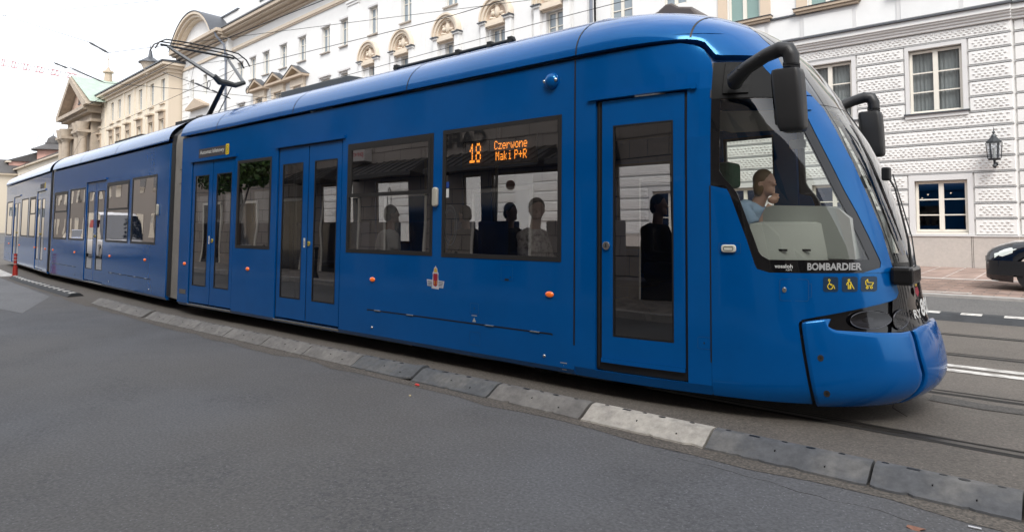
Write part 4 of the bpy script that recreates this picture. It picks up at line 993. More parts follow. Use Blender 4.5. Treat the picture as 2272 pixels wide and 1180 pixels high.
band('far_lane', 11.28, 14.55, .008, ASPH2)
# lighter asphalt patch at the far left of the near lane
mb = MB(); mb.add([Vector(p) for p in ((-13.2, 3.0, .003), (-60, -1.4, .003), (-60, 10.5, .003), (-30, 5.45, .003), (-22, 4.55, .003), (-15.8, 4.05, .003))], [(0, 1, 2, 3, 4, 5)]); tag(mb.build('road_patch', ground_mat('pale asphalt', (.17, .17, .175), (.145, .145, .15), .2)), kind='structure')
KERB = mat('kerb stone', (.33, .31, .29), .8, noise=(6, .2))
def kerb(y0, y1, z0, z1, xs=XS, name='kerb'):
    mb = MB(); g = lambda y, z: [Vector((x, y+cf(x), z)) for x in xs]; mb.grid([g(y0, z0), g(y0, z1), g(y1, z1), g(y1, z0)]); return tag(mb.build(name, KERB), kind='structure')
kerb(14.5, 14.78, 0, .055)
# rails: grooved heads flush with the bed, dark cracks beside them
RAIL = mat('worn rail steel', (.09, .08, .07), .35, metal=.8, noise=(8, .3)); CRK = mat('tar joint', (.018, .016, .014), .8)
for i, y in enumerate((5.125, 6.56, 8.46, 9.895)):
    t = thing('tram_rail', ['rail of the near track showing in front of the tram nose', 'rail of the near track furthest under the tram', 'nearer rail of the second track beyond the tram', 'farther rail of the second track beyond the tram'][i], 'rail', (0, y, 0), 'tram rails')
    def rb(a, b, za, zb, m_, nm):
        mb = MB(); mb.grid([[Vector((x, y+a+cf(x), za)) for x in XS], [Vector((x, y+b+cf(x), zb)) for x in XS]]); return mb.build(nm, m_, t)
    rb(-.028, .026, .012, .012, RAIL, 'rail_head'); rb(-.046, -.028, .006, .012, CRK, 'rail_joint'); rb(.026, .066, .0065, .0065, CRK, 'rail_groove'); rb(.066, .080, .011, .011, RAIL, 'rail_lip')
    xs2 = [4-.25*k for k in range(60)]
    mb = MB(); mb.grid([[Vector((x, y+.08+cf(x), .0062)) for x in xs2], [Vector((x, y+.092+random.uniform(0, .03)+cf(x), .0062)) for x in xs2]]); mb.grid([[Vector((x, y-.046+cf(x), .0062)) for x in xs2], [Vector((x, y-.055-random.uniform(0, .02)+cf(x), .0062)) for x in xs2]]); mb.build('tar_edge', CRK, t)
WPAINT = mat('worn white road paint', (.62, .60, .56), .7, var=(7, (.25, .23, .21), .8))
for y in (7.50, 7.74): band('road_marking', y, y+.13, .009, WPAINT)
# dark tar repairs and cracks on the track bed
mb = MB(); pts = [(-.95, 6.30), (-.6, 6.22), (-.2, 6.25), (.3, 6.1), (.8, 6.0), (1.6, 5.9)]
mb.grid([[Vector((x, y+.09+random.uniform(0, .04), .0088)) for x, y in pts], [Vector((x, y-.06-random.uniform(0, .04), .0088)) for x, y in pts]]); tag(mb.build('tar_repair', ground_mat('tar repair', (.075, .07, .065), (.06, .055, .05), .3)), kind='structure')
for pts in (((-1.25, 6.2), (-1.15, 6.0), (-1.12, 5.8), (-1.0, 5.6)),):
    mb = MB(); mb.tube([Vector((x+random.uniform(-.01, .01), y, .004)) for x, y in pts], .0025, 4); tag(mb.build('road_crack', CRK), kind='structure')
# cracks in the near lane
random.seed(11)
for x0, y0, n_, ax in ((-1.9, 3.76, 24, 1),):
    mb = MB(); p = Vector((x0, y0, .0)); pts = []
    for i in range(n_): pts.append(p.copy()); p += Vector((.055, random.uniform(-.022, .016), 0))
    mb.tube(pts, [random.uniform(.0006, .0022) for _ in pts], 4); tag(mb.build('road_crack', CRK), kind='structure')

# rubber lane divider blocks in front of the tram
def rub(name, c, v, am): return mat(name, c, .7, noise=(16, .28), var=(3.2, v, am), bump=(60, .2, .003))
RUBS = [rub('grey worn rubber', (.135, .126, .117), (.21, .198, .18), .6), rub('blue-grey rubber', (.085, .088, .092), (.165, .155, .14), .55), rub('pale worn rubber', (.40, .37, .325), (.24, .22, .20), .45), rub('dark grey rubber', (.085, .087, .092), (.18, .17, .155), .5)]
joints = [.70, -.24, -.91, -1.85, -2.80, -3.74, -4.68, -5.60, -6.51, -7.41, -8.35, -9.23, -10.08, -10.93, -11.05, -11.95, -12.85, -13.76]
cols = [3, 3, 3, 2, 0, 1, 1, 0, 0, 0, 0, 0, 0, None, 0, 0, 0]
lab = ['dark rubber divider block running out of the bottom right corner', 'dark rubber divider block with ragged edge near the bottom right corner', 'dark grey rubber divider block just right of the palest one', 'palest, almost white rubber divider block in front of the driver cab', 'grey rubber divider block just left of the palest one', 'blue-grey rubber divider block right of the broken gap', 'blue-grey rubber divider block left of the broken gap, corner turned up', 'worn rubber divider block two left of the broken gap', 'worn rubber divider block three left of the broken gap', 'worn rubber divider block below the tram double door', 'worn rubber divider block four left of the broken gap, lip turned out', 'worn rubber divider block below the small window by the rear door', 'worn rubber divider block below the ticket machine door', '', 'worn rubber divider block below the bellows', 'pale worn rubber divider block left of the one below the bellows', 'last pale rubber divider block at the left end of the row']
random.seed(5)
for i in range(len(cols)):
    if cols[i] is None: continue
    x1, x0 = joints[i], joints[i+1]
    if i == 0: x1 = .69
    gp = .008 if i not in (4,) else .02
    n = 22; prof0 = [(0, .0), (.004, .014), (.035, .022), (.045, .028), (.135, .080), (.165, .090), (.215, .090), (.245, .070), (.27, .004)]
    top = []
    jag = [random.uniform(0, .006)+(random.uniform(.012, .026) if random.random() < (.22 if i < 3 else .06) else 0) for _ in range(n+1)]
    tw = random.uniform(-.008, .008)
    for k in range(n+1):
        x = x0+gp+(x1-x0-2*gp)*k/n; t = k/n-.5
        row = []
        for q, (yy, z) in enumerate(prof0):
            y = 4.0+cf(x)+yy+(jag[k] if q < 2 else 0)+tw*t; dz = 0
            if i == 6 and k > n-4: dz = .02*(k-n+4)/4
            row.append(Vector((x, y+(.02 if i == 6 else 0)*0, z+dz+random.uniform(-.0015, .0015)*(q in (3, 4)))))
        top.append(row)
    mb = MB(); mb.grid(top); mb.add(top[0], [tuple(range(len(prof0)))]); mb.add(top[-1], [tuple(range(len(prof0)))])
    o = thing('lane_divider_block', lab[i], 'lane divider', ((x0+x1)/2, 4.0, 0), 'rubber divider blocks along the track')
    mb.build('rubber_body', RUBS[cols[i]], o, smooth=True, angle=30)
    for q, (fx, yy, kind_) in enumerate(((.10, .20, 'h'), (.28, .19, 's'), (.46, .20, 'h'), (.62, .19, 'b'), (.84, .20, 'h'), (.45, .10, 't'), (.75, .07, 't'))):
        x = x0+(x1-x0)*(fx+random.uniform(-.03, .03)); y = 4.0+cf(x)+yy; z = .0915 if yy > .15 else .028+(yy-.045)*.578+.002
        mb = MB()
        if kind_ == 'h': mb.prism(ell(x, y, .019, .010, 10), lambda a, b, d: Vector((a, b, d)), z-.01, z)
        elif kind_ == 'b': mb.prism(ell(x, y, .028, .016, 10), lambda a, b, d: Vector((a, b, d)), z-.01, z)
        elif kind_ == 's': mb.box(x-.032, x+.032, y-.013, y+.013, z-.01, z)
        else: mb.box(x-.003, x+.003, y-.009, y+.009, z-.008, z+.001)
        mb.build('bolt_hole', BLACK, o)
# low divider with white blocks further left, then the red post
def flexdiv(xs, yfn, wdt, label, h, nblk, start):
    o = thing('lane_divider', label, 'lane divider', ((xs[0]+xs[-1])/2, yfn((xs[0]+xs[-1])/2), 0))
    mb = MB(); pf = [(-wdt/2, .004), (-wdt*.36, h*.6), (-wdt*.22, h), (wdt*.22, h), (wdt*.36, h*.6), (wdt/2, .004)]
    rows = [[Vector((x, yfn(x)+a, b)) for a, b in pf] for x in xs]; mb.grid(rows); mb.add(rows[0], [tuple(range(6))]); mb.add(rows[-1], [tuple(range(6))]); mb.build('divider_body', mat('black rubber divider', (.03, .032, .035), .7, noise=(6, .3)), o)
    L_ = xs[0]-xs[-1]
    for k in range(nblk):
        mb = MB()
        xa = xs[0]-L_*(k+start)/nblk; xb = xa-L_*.5/nblk
        mb.quad(*[Vector((x, yfn(x)+a, b+.003)) for x, a, b in ((xa, -wdt*.36+.01, h*.6), (xb, -wdt*.36+.01, h*.6), (xb, -wdt*.22, h*.98), (xa, -wdt*.22, h*.98))]); mb.quad(*[Vector((x, yfn(x)+a, h+.003)) for x, a in ((xa, -wdt*.22), (xb, -wdt*.22), (xb, wdt*.10), (xa, wdt*.10))]); mb.build('white_block', WPAINT, o)
    return o
flexdiv([-15.35-i*.675 for i in range(11)], lambda x: 4.16+cf(x)-.03, .30, 'low dark lane divider with white blocks leading up to the red post', .07, 15, .2)
flexdiv([3-i*.5 for i in range(26)], lambda x: 11.42+cf(x), .42, 'low dark lane divider with white blocks beyond the second track', .10, 25, .12)
po = thing('marker_post', 'short red plastic marker post on the lane divider at the far left', 'bollard', (-22.25, 4.88, 0))
mb = MB(); mb.cyl((-22.25, 4.88, 0), (-22.25, 4.88, .06), .12, .09, 16); mb.cyl((-22.25, 4.88, .06), (-22.25, 4.88, .30), .065, .055, 16); mb.cyl((-22.25, 4.88, .30), (-22.25, 4.88, .66), .040, .038, 16); mb.build('post_body', mat('red post plastic', (.42, .03, .02), .45), po, smooth=True, angle=50)
mb = MB()
for z in (.36, .47, .56): mb.cyl((-22.25, 4.88, z), (-22.25, 4.88, z+.035), .043, n=16)
mb.build('reflective_band', mat('pinkish reflective band', (.45, .25, .22), .5), po)
mb = MB(); xs = [-22.9-i*1.5 for i in range(12)]; mb.grid([[Vector((x, 4.12+cf(x)-.28, .008)) for x in xs], [Vector((x, 4.12+cf(x)+.12, .008)) for x in xs]]); tag(mb.build('road_marking', WPAINT), kind='structure')
# litter
def litter(name, label, cat, x, y, mb, m_): o = mb.build(name, m_); return tag(o, label, cat)
P0 = lambda x, y, z=0: Vector((x, y, z))
mb = MB(); mb.add([P0(-.62+.035*math.cos(t)+.01*math.sin(3*t), 3.62+.024*math.sin(t), .004+.006*math.cos(2*t)) for t in [i*.628 for i in range(10)]], [tuple(range(10))]); lf_ = litter('dry_leaf', 'small brown dry leaf lying on the asphalt at the bottom right', 'leaf', 0, 0, mb, mat('dry leaf', (.25, .12, .08), .8)); sfy = lf_.modifiers.new('t', 'SOLIDIFY'); sfy.thickness = .0015
mb = MB(); mb.cyl((-.435, 3.795, .006), (-.385, 3.80, .006), .0045, n=8); litter('cigarette_end', 'white cigarette end on the asphalt against the dark divider block', 'cigarette end', 0, 0, mb, mat('white paper', (.75, .75, .78), .7))
mb = MB(); mb.ball((-4.50, 3.93, .010), (.032, .014, .012), 8, 5); litter('red_fragment', 'small red plastic fragment by the broken divider gap', 'fragment', 0, 0, mb, mat('red fragment plastic', (.6, .05, .04), .4))
mb = MB(); mb.ball((-4.28, 3.66, .006), (.012, .010, .009), 7, 5); litter('pebble', 'pale yellowish pebble on the asphalt right of the red fragment', 'pebble', 0, 0, mb, mat('pale stone', (.55, .45, .28), .8))
mb = MB(); mb.ball((-1.33, 2.93, .006), (.010, .009, .008), 7, 5); litter('pebble', 'white pebble on the asphalt at the bottom, left of the leaf', 'pebble', 0, 0, mb, mat('white stone', (.7, .7, .7), .8))

# far side: brick parking strip, pale strip, slab pavement
def brickmat(name, c1, c2, mort, sc, bw=.5, rh=.25, off=.5, squash=1):
    m = bpy.data.materials.new(name); m.use_nodes = True; n = m.node_tree.nodes; l = m.node_tree.links; p = n['Principled BSDF']
    g = n.new('ShaderNodeNewGeometry'); b = n.new('ShaderNodeTexBrick'); b.inputs['Scale'].default_value = 1
    b.inputs['Color1'].default_value = (*c1, 1); b.inputs['Color2'].default_value = (*c2, 1); b.inputs['Mortar'].default_value = (*mort, 1)
    b.inputs['Brick Width'].default_value = bw; b.inputs['Row Height'].default_value = rh; b.inputs['Mortar Size'].default_value = .014; b.inputs['Bias'].default_value = 0; b.offset = off
    l.new(g.outputs['Position'], b.inputs['Vector']); t = n.new('ShaderNodeTexNoise'); t.inputs['Scale'].default_value = 2.5; t.inputs['Detail'].default_value = 6; l.new(g.outputs['Position'], t.inputs['Vector'])
    r = n.new('ShaderNodeMapRange'); r.inputs['From Min'].default_value = .3; r.inputs['From Max'].default_value = .7; r.inputs['To Min'].default_value = .7; r.inputs['To Max'].default_value = 1.35; l.new(t.outputs['Fac'], r.inputs['Value'])
    x = n.new('ShaderNodeMix'); x.data_type = 'RGBA'; x.blend_type = 'MULTIPLY'; x.inputs['Factor'].default_value = 1; l.new(b.outputs['Color'], x.inputs['A']); l.new(r.outputs[0], x.inputs['B']); l.new(x.outputs['Result'], p.inputs['Base Color']); p.inputs['Roughness'].default_value = .8
    return m
band('parking_strip', 14.78, 18.35, .055, brickmat('parking clinker', (.20, .13, .10), (.28, .20, .165), (.14, .11, .09), 1, .40, .22), XS)
band('pale_strip', 18.35, 18.50, .062, mat('white strip paving', (.62, .60, .57), .7), XS)
band('pavement', lambda x: 18.50+cf(x)*.9, lambda x: 23.3+max(0, (-15.1-x))*.0735, .058, brickmat('pavement slabs', (.25, .175, .145), (.31, .225, .185), (.46, .41, .38), 1, .62, .9, .0), XS)
for a, b_ in ((-2.5, -1.55), (-.75, .3), (-5.2, -4.2)):
    mb = MB(); mb.grid([[Vector((x, y, .060)) for x in (a, b_)] for y in (14.95, 15.10)]); tag(mb.build('road_marking', WPAINT), kind='structure')
mb = MB(); mb.grid([[Vector((x, -1.5, .0)) for x in (-100, 70)], [Vector((x, -1.5, .13)) for x in (-100, 70)], [Vector((x, -1.75, .135)) for x in (-100, 70)]]); tag(mb.build('kerb', KERB), kind='structure')
mb = MB(); mb.grid([[Vector((x, y, .13)) for x in (-100, 70)] for y in (-1.75, -4.7)]); tag(mb.build('pavement', brickmat('near pavement slabs', (.20, .18, .165), (.25, .22, .20), (.09, .085, .08), 1, .5, .5, .0)), kind='structure')

# ================================================================== BUILDINGS
class Fr:
    """facade frame: u along the wall, o outwards, z up"""
    def __init__(s, O, du, do): s.O = Vector(O); s.du = Vector(du).normalized(); s.do = Vector(do).normalized()
    def __call__(s, u, o, z): return s.O+s.du*u+s.do*o+Vector((0, 0, z))
    def box(s, mb, u0, u1, o0, o1, z0, z1): return mb.box(u0, u1, o0, o1, z0, z1, M=lambda v: s(v.x, v.y, v.z))
def fwall(F, u0, u1, z0, z1, holes, mb, o=0.0, dep=.25, su=50, sz=50):
    us = spread(u0, u1, [h[i] for h in holes for i in (0, 1)], su); zs = spread(z0, z1, [h[i] for h in holes for i in (2, 3)], sz)
    for i in range(len(us)-1):
        for j in range(len(zs)-1):
            cu_, cz_ = (us[i]+us[i+1])/2, (zs[j]+zs[j+1])/2
            if any(h[0] < cu_ < h[1] and h[2] < cz_ < h[3] for h in holes): continue
            mb.quad(F(us[i], o, zs[j]), F(us[i+1], o, zs[j]), F(us[i+1], o, zs[j+1]), F(us[i], o, zs[j+1]))
    for a, b, c, d in holes:
        for p, q in (((a, c), (b, c)), ((b, c), (b, d)), ((b, d), (a, d)), ((a, d), (a, c))):
            mb.quad(F(p[0], o, p[1]), F(q[0], o, q[1]), F(q[0], o-dep, q[1]), F(p[0], o-dep, p[1]))
    return mb
PLW = mat('white render', (.74, .735, .72), .85, noise=(1.2, .03), var=(.5, (.66, .655, .64), .35))
PLG = mat('pale grey render', (.62, .61, .60), .85, noise=(1.5, .04))
RUST = mat('bosse render', (.72, .71, .69), .85, noise=(2.2, .04))
STONE = mat('plinth stone', (.47, .425, .385), .8, noise=(14, .08), var=(1, (.42, .385, .355), .6))
TAN = mat('tan trim', (.46, .37, .28), .8, noise=(3, .08)); CRM = mat('cream trim', (.66, .57, .46), .8, noise=(3, .05))
ZINC = mat('dark zinc', (.085, .09, .10), .45, metal=.3); FRM = mat('cream window frame', (.72, .68, .60), .5)
PANE = mat('painted sky pane', (.23, .27, .30), .12, spec=.8); PANED = mat('dark pane', (.012, .016, .03), .06, coat=1.0)  # PANE has the reflected sky put into its base colour
PGLS = glass_mat('house glass', (.80, .83, .83), 2.0)
CURT = mat('grey net curtain', (.30, .31, .31), .9); ROOM = mat('dark room', (.03, .03, .035), .9)
def hwin(F, u0, u1, z0, z1, par, o=-.2, munt=(), fm=None, pane=None, mull=True, fw=.07, lamp=False, curtain=False):
    fm = fm or FRM; m = MB(); B = lambda a, b, c, d, k=0: F.box(m, a, b, o-.03, o+.03+k, c, d)
    B(u0, u0+fw, z0, z1); B(u1-fw, u1, z0, z1); B(u0+fw, u1-fw, z0, z0+fw); B(u0+fw, u1-fw, z1-fw, z1)
    uc = (u0+u1)/2
    if mull: B(uc-fw*.9, uc+fw*.9, z0+fw, z1-fw, .012)
    for z in munt:
        if mull: B(u0+fw, uc-fw*.9, z-.018, z+.018, -.006); B(uc+fw*.9, u1-fw, z-.018, z+.018, -.006)
        else: B(u0+fw, u1-fw, z-.018, z+.018, -.006)
    w_ = m.build('window', fm, par)
    m = MB(); m.quad(F(u0+fw*.5, o-.01, z0+fw*.5), F(u1-fw*.5, o-.01, z0+fw*.5), F(u1-fw*.5, o-.01, z1-fw*.5), F(u0+fw*.5, o-.01, z1-fw*.5)); m.build('pane', pane or PANE, w_)
    if curtain:
        m = MB(); n = 60
        m.grid([[F(u0+(u1-u0)*i/n, o-.10+.018*math.sin(i*1.35)*(1+.4*math.sin(i*.31)), z) for i in range(n+1)] for z in (z0, z1)]); m.build('curtain', CURT, w_, smooth=True)
        m = MB(); F.box(m, u0-.05, u1+.05, o-1.0, o-.97, z0, z1); m.build('room_back', ROOM, w_)
    if lamp:
        for du_, dz in ((.35, .35), (.85, .38), (.98, .48), (.6, .5)):
            m = MB(); m.ball(F(u0+du_*(u1-u0)*.9+.05, o+.0-.35, z1-dz), .022, 8, 6); m.build('ceiling_lamp', mat('warm lamp', (1, .6, .2), .5, emit=((1, .62, .28), 5)), w_)
    return w_

# ---- building with the pitted stone courses
bld = thing('corner_building', 'white building with pitted stone courses, dark window sills and a wall lantern', 'building', (-8, 23, 0))
FB = Fr((0, 22.93, 0), (-1, 0, 0), (0, -1, 0))       # u = -x
cour = [.98, 1.47, 1.91, 2.36, 2.80, 3.24, 3.68, 4.11, 4.53, 4.97, 5.42, 5.87, 6.31, 6.70, 7.04]
upw = [(2.41+2.93*i, 3.76+2.93*i, 4.63, 6.56) for i in range(4)]; loww = [(2.38+2.93*i, 3.70+2.93*i, 1.02, 2.60) for i in range(4)]
E1 = 1.23; UL = 15.1
m = MB(); fwall(FB, E1, UL, .98, 7.04, upw+loww, m, o=-.05, dep=.20); fwall(FB, -60, E1, .98, 7.04, [], m, o=-.15); FB.box(m, E1-.01, E1+.3, -.15, -.06, .98, 7.04)
wmain = m.build('wall', RUST, bld)
random.seed(21)
def bosses(mb, bm_, u0, u1, z0, z1, o):
    # raised block with a smooth margin and rows of chipped bumps
    vs = [(u0, z0, o-.05), (u1, z0, o-.05), (u1, z1, o-.05), (u0, z1, o-.05)]; k = .025; q = .055
    vs += [(u0+k, z0+k, o), (u1-k, z0+k, o), (u1-k, z1-k, o), (u0+k, z1-k, o)]
    mb.add([FB(a, c, b) for a, b, c in vs], [(0, 1, 5, 4), (1, 2, 6, 5), (2, 3, 7, 6), (3, 0, 4, 7), (4, 5, 6, 7)])
    nz = 4 if z1-z0 > .4 else 3; hz = (z1-z0-.12)/nz
    for r_ in range(nz):
        u = u0+.07+(.0675 if r_ % 2 else 0)
        while u+.12 < u1-.05:
            cu_, cz = u+.0675+random.uniform(-.012, .012), z0+.06+hz*(r_+.5)+random.uniform(-.010, .010)
            ru, rz = random.uniform(.045, .062), random.uniform(.026, .036); h = random.uniform(.022, .034); n = 6; ph = random.uniform(0, 1)
            ring = [FB(cu_+ru*math.cos(6.283*i/n+ph)*random.uniform(.85, 1.1), o+.0005, cz+rz*math.sin(6.283*i/n+ph)*random.uniform(.85, 1.1)) for i in range(n)]
            ring2 = [FB(cu_+ru*.45*math.cos(6.283*i/n+ph)+.008, o+h, cz+rz*.4*math.sin(6.283*i/n+ph)+.016) for i in range(n)]
            bm_.add(ring+ring2, [(i, (i+1) % n, n+(i+1) % n, n+i) for i in range(n)]+[tuple(range(n, 2*n))])
            u += .135
mb = MB(); bb = MB()
for i in range(len(cour)-1):
    z0, z1 = cour[i]+.012, cour[i+1]-.020
    blocks = [(-3.2, -1.0, -.10), (-.99, .95, -.10), (.96, E1-.03, -.10)]
    segs = [(E1+.02, UL)]
    if cour[i+1] <= 2.81: cut = [(a-.15, b+.17) for a, b, _, _ in loww]
    elif cour[i] >= 4.52 and cour[i+1] <= 6.72: cut = [(a-.14, b+.12) for a, b, _, _ in upw]
    else: cut = []
    a = E1+.02
    for c0, c1 in cut: blocks.append((a, c0, 0)); a = c1
    blocks.append((a, UL, 0))
    for a, b, o in blocks:
        if b-a > .1: bosses(mb, bb, a, b, z0, z1, o)
mb.build('stone_course', RUST, wmain); o = bb.build('course_bosses', RUST, wmain); o['kind'] = 'stuff'
m = MB()
for i in range(1, len(cour)-1):
    z = cour[i]
    cuts = [(a-.15, b+.17) for a, b, _, _ in loww] if z < 2.8 else ([(a-.14, b+.12) for a, b, _, _ in upw] if 4.6 < z < 6.6 else [])
    a = E1+.02
    for c0, c1 in cuts+[(UL, UL)]:
        if c0 > a: FB.box(m, a, c0, -.045, .012, z-.016, z+.004)
        a = c1
    FB.box(m, -3.2, E1-.03, -.14, -.09, z-.016, z+.004)
m.build('course_ledge', mat('grey ledge', (.46, .46, .46), .7), wmain)
m = MB(); FB.box(m, E1, UL, -.2, .03, 0, .95); FB.box(m, -60, E1, -.2, -.07, 0, .95); pb = m.build('plinth', STONE, bld)
m = MB(); FB.box(m, E1, UL, -.1, .06, .95, .985); FB.box(m, -60, E1, -.2, -.04, .95, .985); m.build('plinth_cap', PLG, pb)
m = MB()
for u in (2.32, 2.28, 5.2, 8.1, 11.0, -.2): FB.box(m, u, u+.010, .02, .0325, 0, .95)
m.build('plinth_joint', CRK, pb)
for k, (a, b, c, d) in enumerate(upw):
    m = MB()
    for (p, q, r_, s_) in ((a-.12, a, c, d+.11), (b, b+.10, c, d+.11), (a, b, d, d+.11)): FB.box(m, p, q, -.06, .015, r_, s_)
    sr = m.build('window_surround', PLG, bld)
    hwin(FB, a+.01, b-.01, c+.01, d-.03, bld, o=-.17, munt=(5.28, 5.86), pane=PGLS, curtain=True)
    m = MB(); FB.box(m, a-.16, b+.15, -.06, .10, c-.05, c-.005); m.build('window_sill', ZINC, bld, bevel=.006); m = MB(); FB.box(m, a-.12, b+.12, -.06, .05, c-.16, c-.05); m.build('sill_apron', PLG, sr)
for k, (a, b, c, d) in enumerate(loww):
    m = MB()
    for (p, q, r_, s_) in ((a-.13, a, c-.03, d+.17), (b, b+.15, c-.03, d+.17), (a, b, d, d+.17), (a, b, c-.03, c)): FB.box(m, p, q, -.06, .015, r_, s_)
    m.build('window_surround', PLG, bld)
    hwin(FB, a+.01, b-.01, c+.06, d-.02, bld, o=-.17, munt=(1.58, 2.04), pane=PANED if k else glass_mat('cafe glass', (.10, .13, .22), 2.2), lamp=(k == 0))
    m = MB(); FB.box(m, a+.0, b, -.2, -.02, c-.02, c+.05); m.build('window_sill', FRM, bld)
m = MB()
for u0, u1, of in ((E1, UL, 0), (-60, E1, -.1)):
    FB.box(m, u0, u1, -.1+of, .08+of, 7.04, 7.12); FB.box(m, u0, u1, -.1+of, .13+of, 7.12, 7.20); FB.box(m, u0, u1, -.1+of, .20+of, 7.20, 7.26); FB.box(m, u0, u1, -.1+of, .26+of, 7.26, 7.42)
cn_ = m.build('cornice', PLW, bld, bevel=.01)
m = MB()
for u0, u1, of in ((E1-.02, UL, 0), (-60, E1-.03, -.1)): FB.box(m, u0, u1, -.2+of, .33+of, 7.42, 7.47); m.add([FB(u, o, z) for u in (u0, u1) for o, z in ((.33+of, 7.47), (-.1+of, 7.60))], [(0, 1, 3, 2)]); FB.box(m, u0, u1, -.12+of, -.1+of, 7.4, 7.61)
m.build('cornice_flashing', ZINC, cn_)
# upper storeys
ups = [(2.45+2.75*i, 3.5+2.75*i, 8.55, 11.0) for i in range(-3, 5) if i != 0]+[(2.45, 3.5, 8.55, 11.0)]
ups = [(8.24, 9.40, 8.54, 11.0), (5.45, 6.65, 8.56, 11.0), (2.6, 3.8, 8.56, 11.0), (-.3, .9, 8.56, 11.0), (11.0, 11.95, 9.70, 11.9), (13.33, 14.38, 8.9, 11.9)]
m = MB(); fwall(FB, -60, UL, 7.55, 14.6, ups, m, o=-.12, dep=.22); m.build('upper_wall', PLW, bld)
for i, (a, b, c, d) in enumerate(ups):
    hwin(FB, a+.01, b-.01, c+.01, d-.01, bld, o=-.26, munt=(10.08,) if i > 3 else (), pane=mat('greenish pane', (.20, .30, .27), .1, spec=.8) if i < 4 else PANE, fw=.075)
    if i < 4:
        m = MB()
        for p, q, r_, s_ in ((a-.36, a-.02, c, d+.2), (b+.02, b+.36, c, d+.2)): FB.box(m, p, q, -.13, -.06, r_, s_)
        sr = m.build('window_surround', mat('tan window surround', (.62, .50, .38), .8), bld)
        m = MB(); FB.box(m, a-.42, b+.42, -.12, .10, c-.12, c-.02); FB.box(m, a-.36, b+.36, -.12, .04, c-.20, c-.12); m.build('window_sill', TAN, bld, bevel=.01); m = MB(); FB.box(m, a-.44, b+.44, -.12, .13, c-.02, c+.0); m.build('sill_cap', ZINC, sr)
        m = MB(); FB.box(m, a-.26, b+.26, -.12, -.095, 7.56, c-.22); ap = m.build('window_apron', PLG, bld); m = MB(); FB.box(m, a-.14, b+.14, -.12, -.075, 7.60, c-.34); m.build('apron_panel', PLW, ap)
m = MB(); FB.box(m, 6.2, UL, -.12, -.06, 8.36, 8.42); m.build('string_course', ZINC, bld)
m = MB(); FB.box(m, -60, UL, -14, -.12, 14.6, 15.2); m.build('roof', ZINC, bld)
m = MB(); FB.box(m, -60, UL, -14, -13.8, 0, 14.6); FB.box(m, UL-.02, UL, -14, -.12, 7.5, 14.6); m.build('wall', PLW, bld)
# downpipe between the two buildings
m = MB(); m.cyl((-15.12, 22.74, 0), (-15.12, 22.74, 15.4), .07, n=14)
for z in (3, 6, 9, 12): m.cyl((-15.12, 22.74, z), (-15.12, 22.74, z+.06), .085, n=14)
tag(m.build('downpipe', mat('grey downpipe', (.16, .18, .22), .5), smooth=True, angle=50), 'grey downpipe where the pitted stone building meets the building with arches', 'downpipe')
# lantern on the wall
lan = thing('wall_lantern', 'dark ornate glazed lantern on the pitted stone wall', 'lantern', (-1.70, 22.60, 2.8)); lc = Vector((-1.70, 22.55, 0)); LM = mat('lantern iron', (.05, .055, .06), .45, metal=.4)
m = MB(); V = lambda z: Vector((lc.x, lc.y, z))
m.tube([(lc.x, 22.93, 2.98), (lc.x, 22.75, 2.88), V(2.92), V(3.08)], [.02, .02, .025, .03], 8); m.cyl(V(2.86), V(2.92), .02, .055, 12); m.cyl(V(2.92), V(2.98), .055, .03, 12); m.cyl(V(3.08), V(3.13), .15, .17, 6); m.cyl(V(3.56), V(3.60), .20, .20, 6); m.cyl(V(3.60), V(3.74), .19, .06, 6); m.cyl(V(3.74), V(3.80), .07, .045, 8); m.ball(V(3.85), (.035, .035, .045)); m.cyl(V(3.88), V(4.02), .015, .003, 6); m.cyl((lc.x, 22.90, 2.98), (lc.x, 22.96, 2.98), .06, n=12)
for i in range(6):
    a = math.pi*2*i/6; m.cyl((lc.x+.15*math.cos(a), lc.y+.15*math.sin(a), 3.12), (lc.x+.185*math.cos(a), lc.y+.185*math.sin(a), 3.57), .012, n=5)
m.build('lantern_frame', LM, lan, smooth=True, angle=30)
m = MB(); m.cyl(V(3.13), V(3.56), .145, .178, 6, caps=False); m.build('lantern_glass', WGL, lan)
m = MB(); m.cyl(V(3.13), V(3.42), .03, n=8); m.build('lamp_bulb', mat('frosted bulb', (.6, .6, .55), .4), lan, smooth=True)
# lamp over the passage window seen through the cab
m = MB(); m.cyl((-5.8, 22.7, 2.84), (-5.8, 22.7, 2.98), .07, .05, 10); m.box(-5.83, -5.77, 22.7, 22.95, 2.93, 2.96); tag(m.build('wall_spotlight', LM), 'small dark spotlight on the wall seen through the driver cab', 'spotlight')

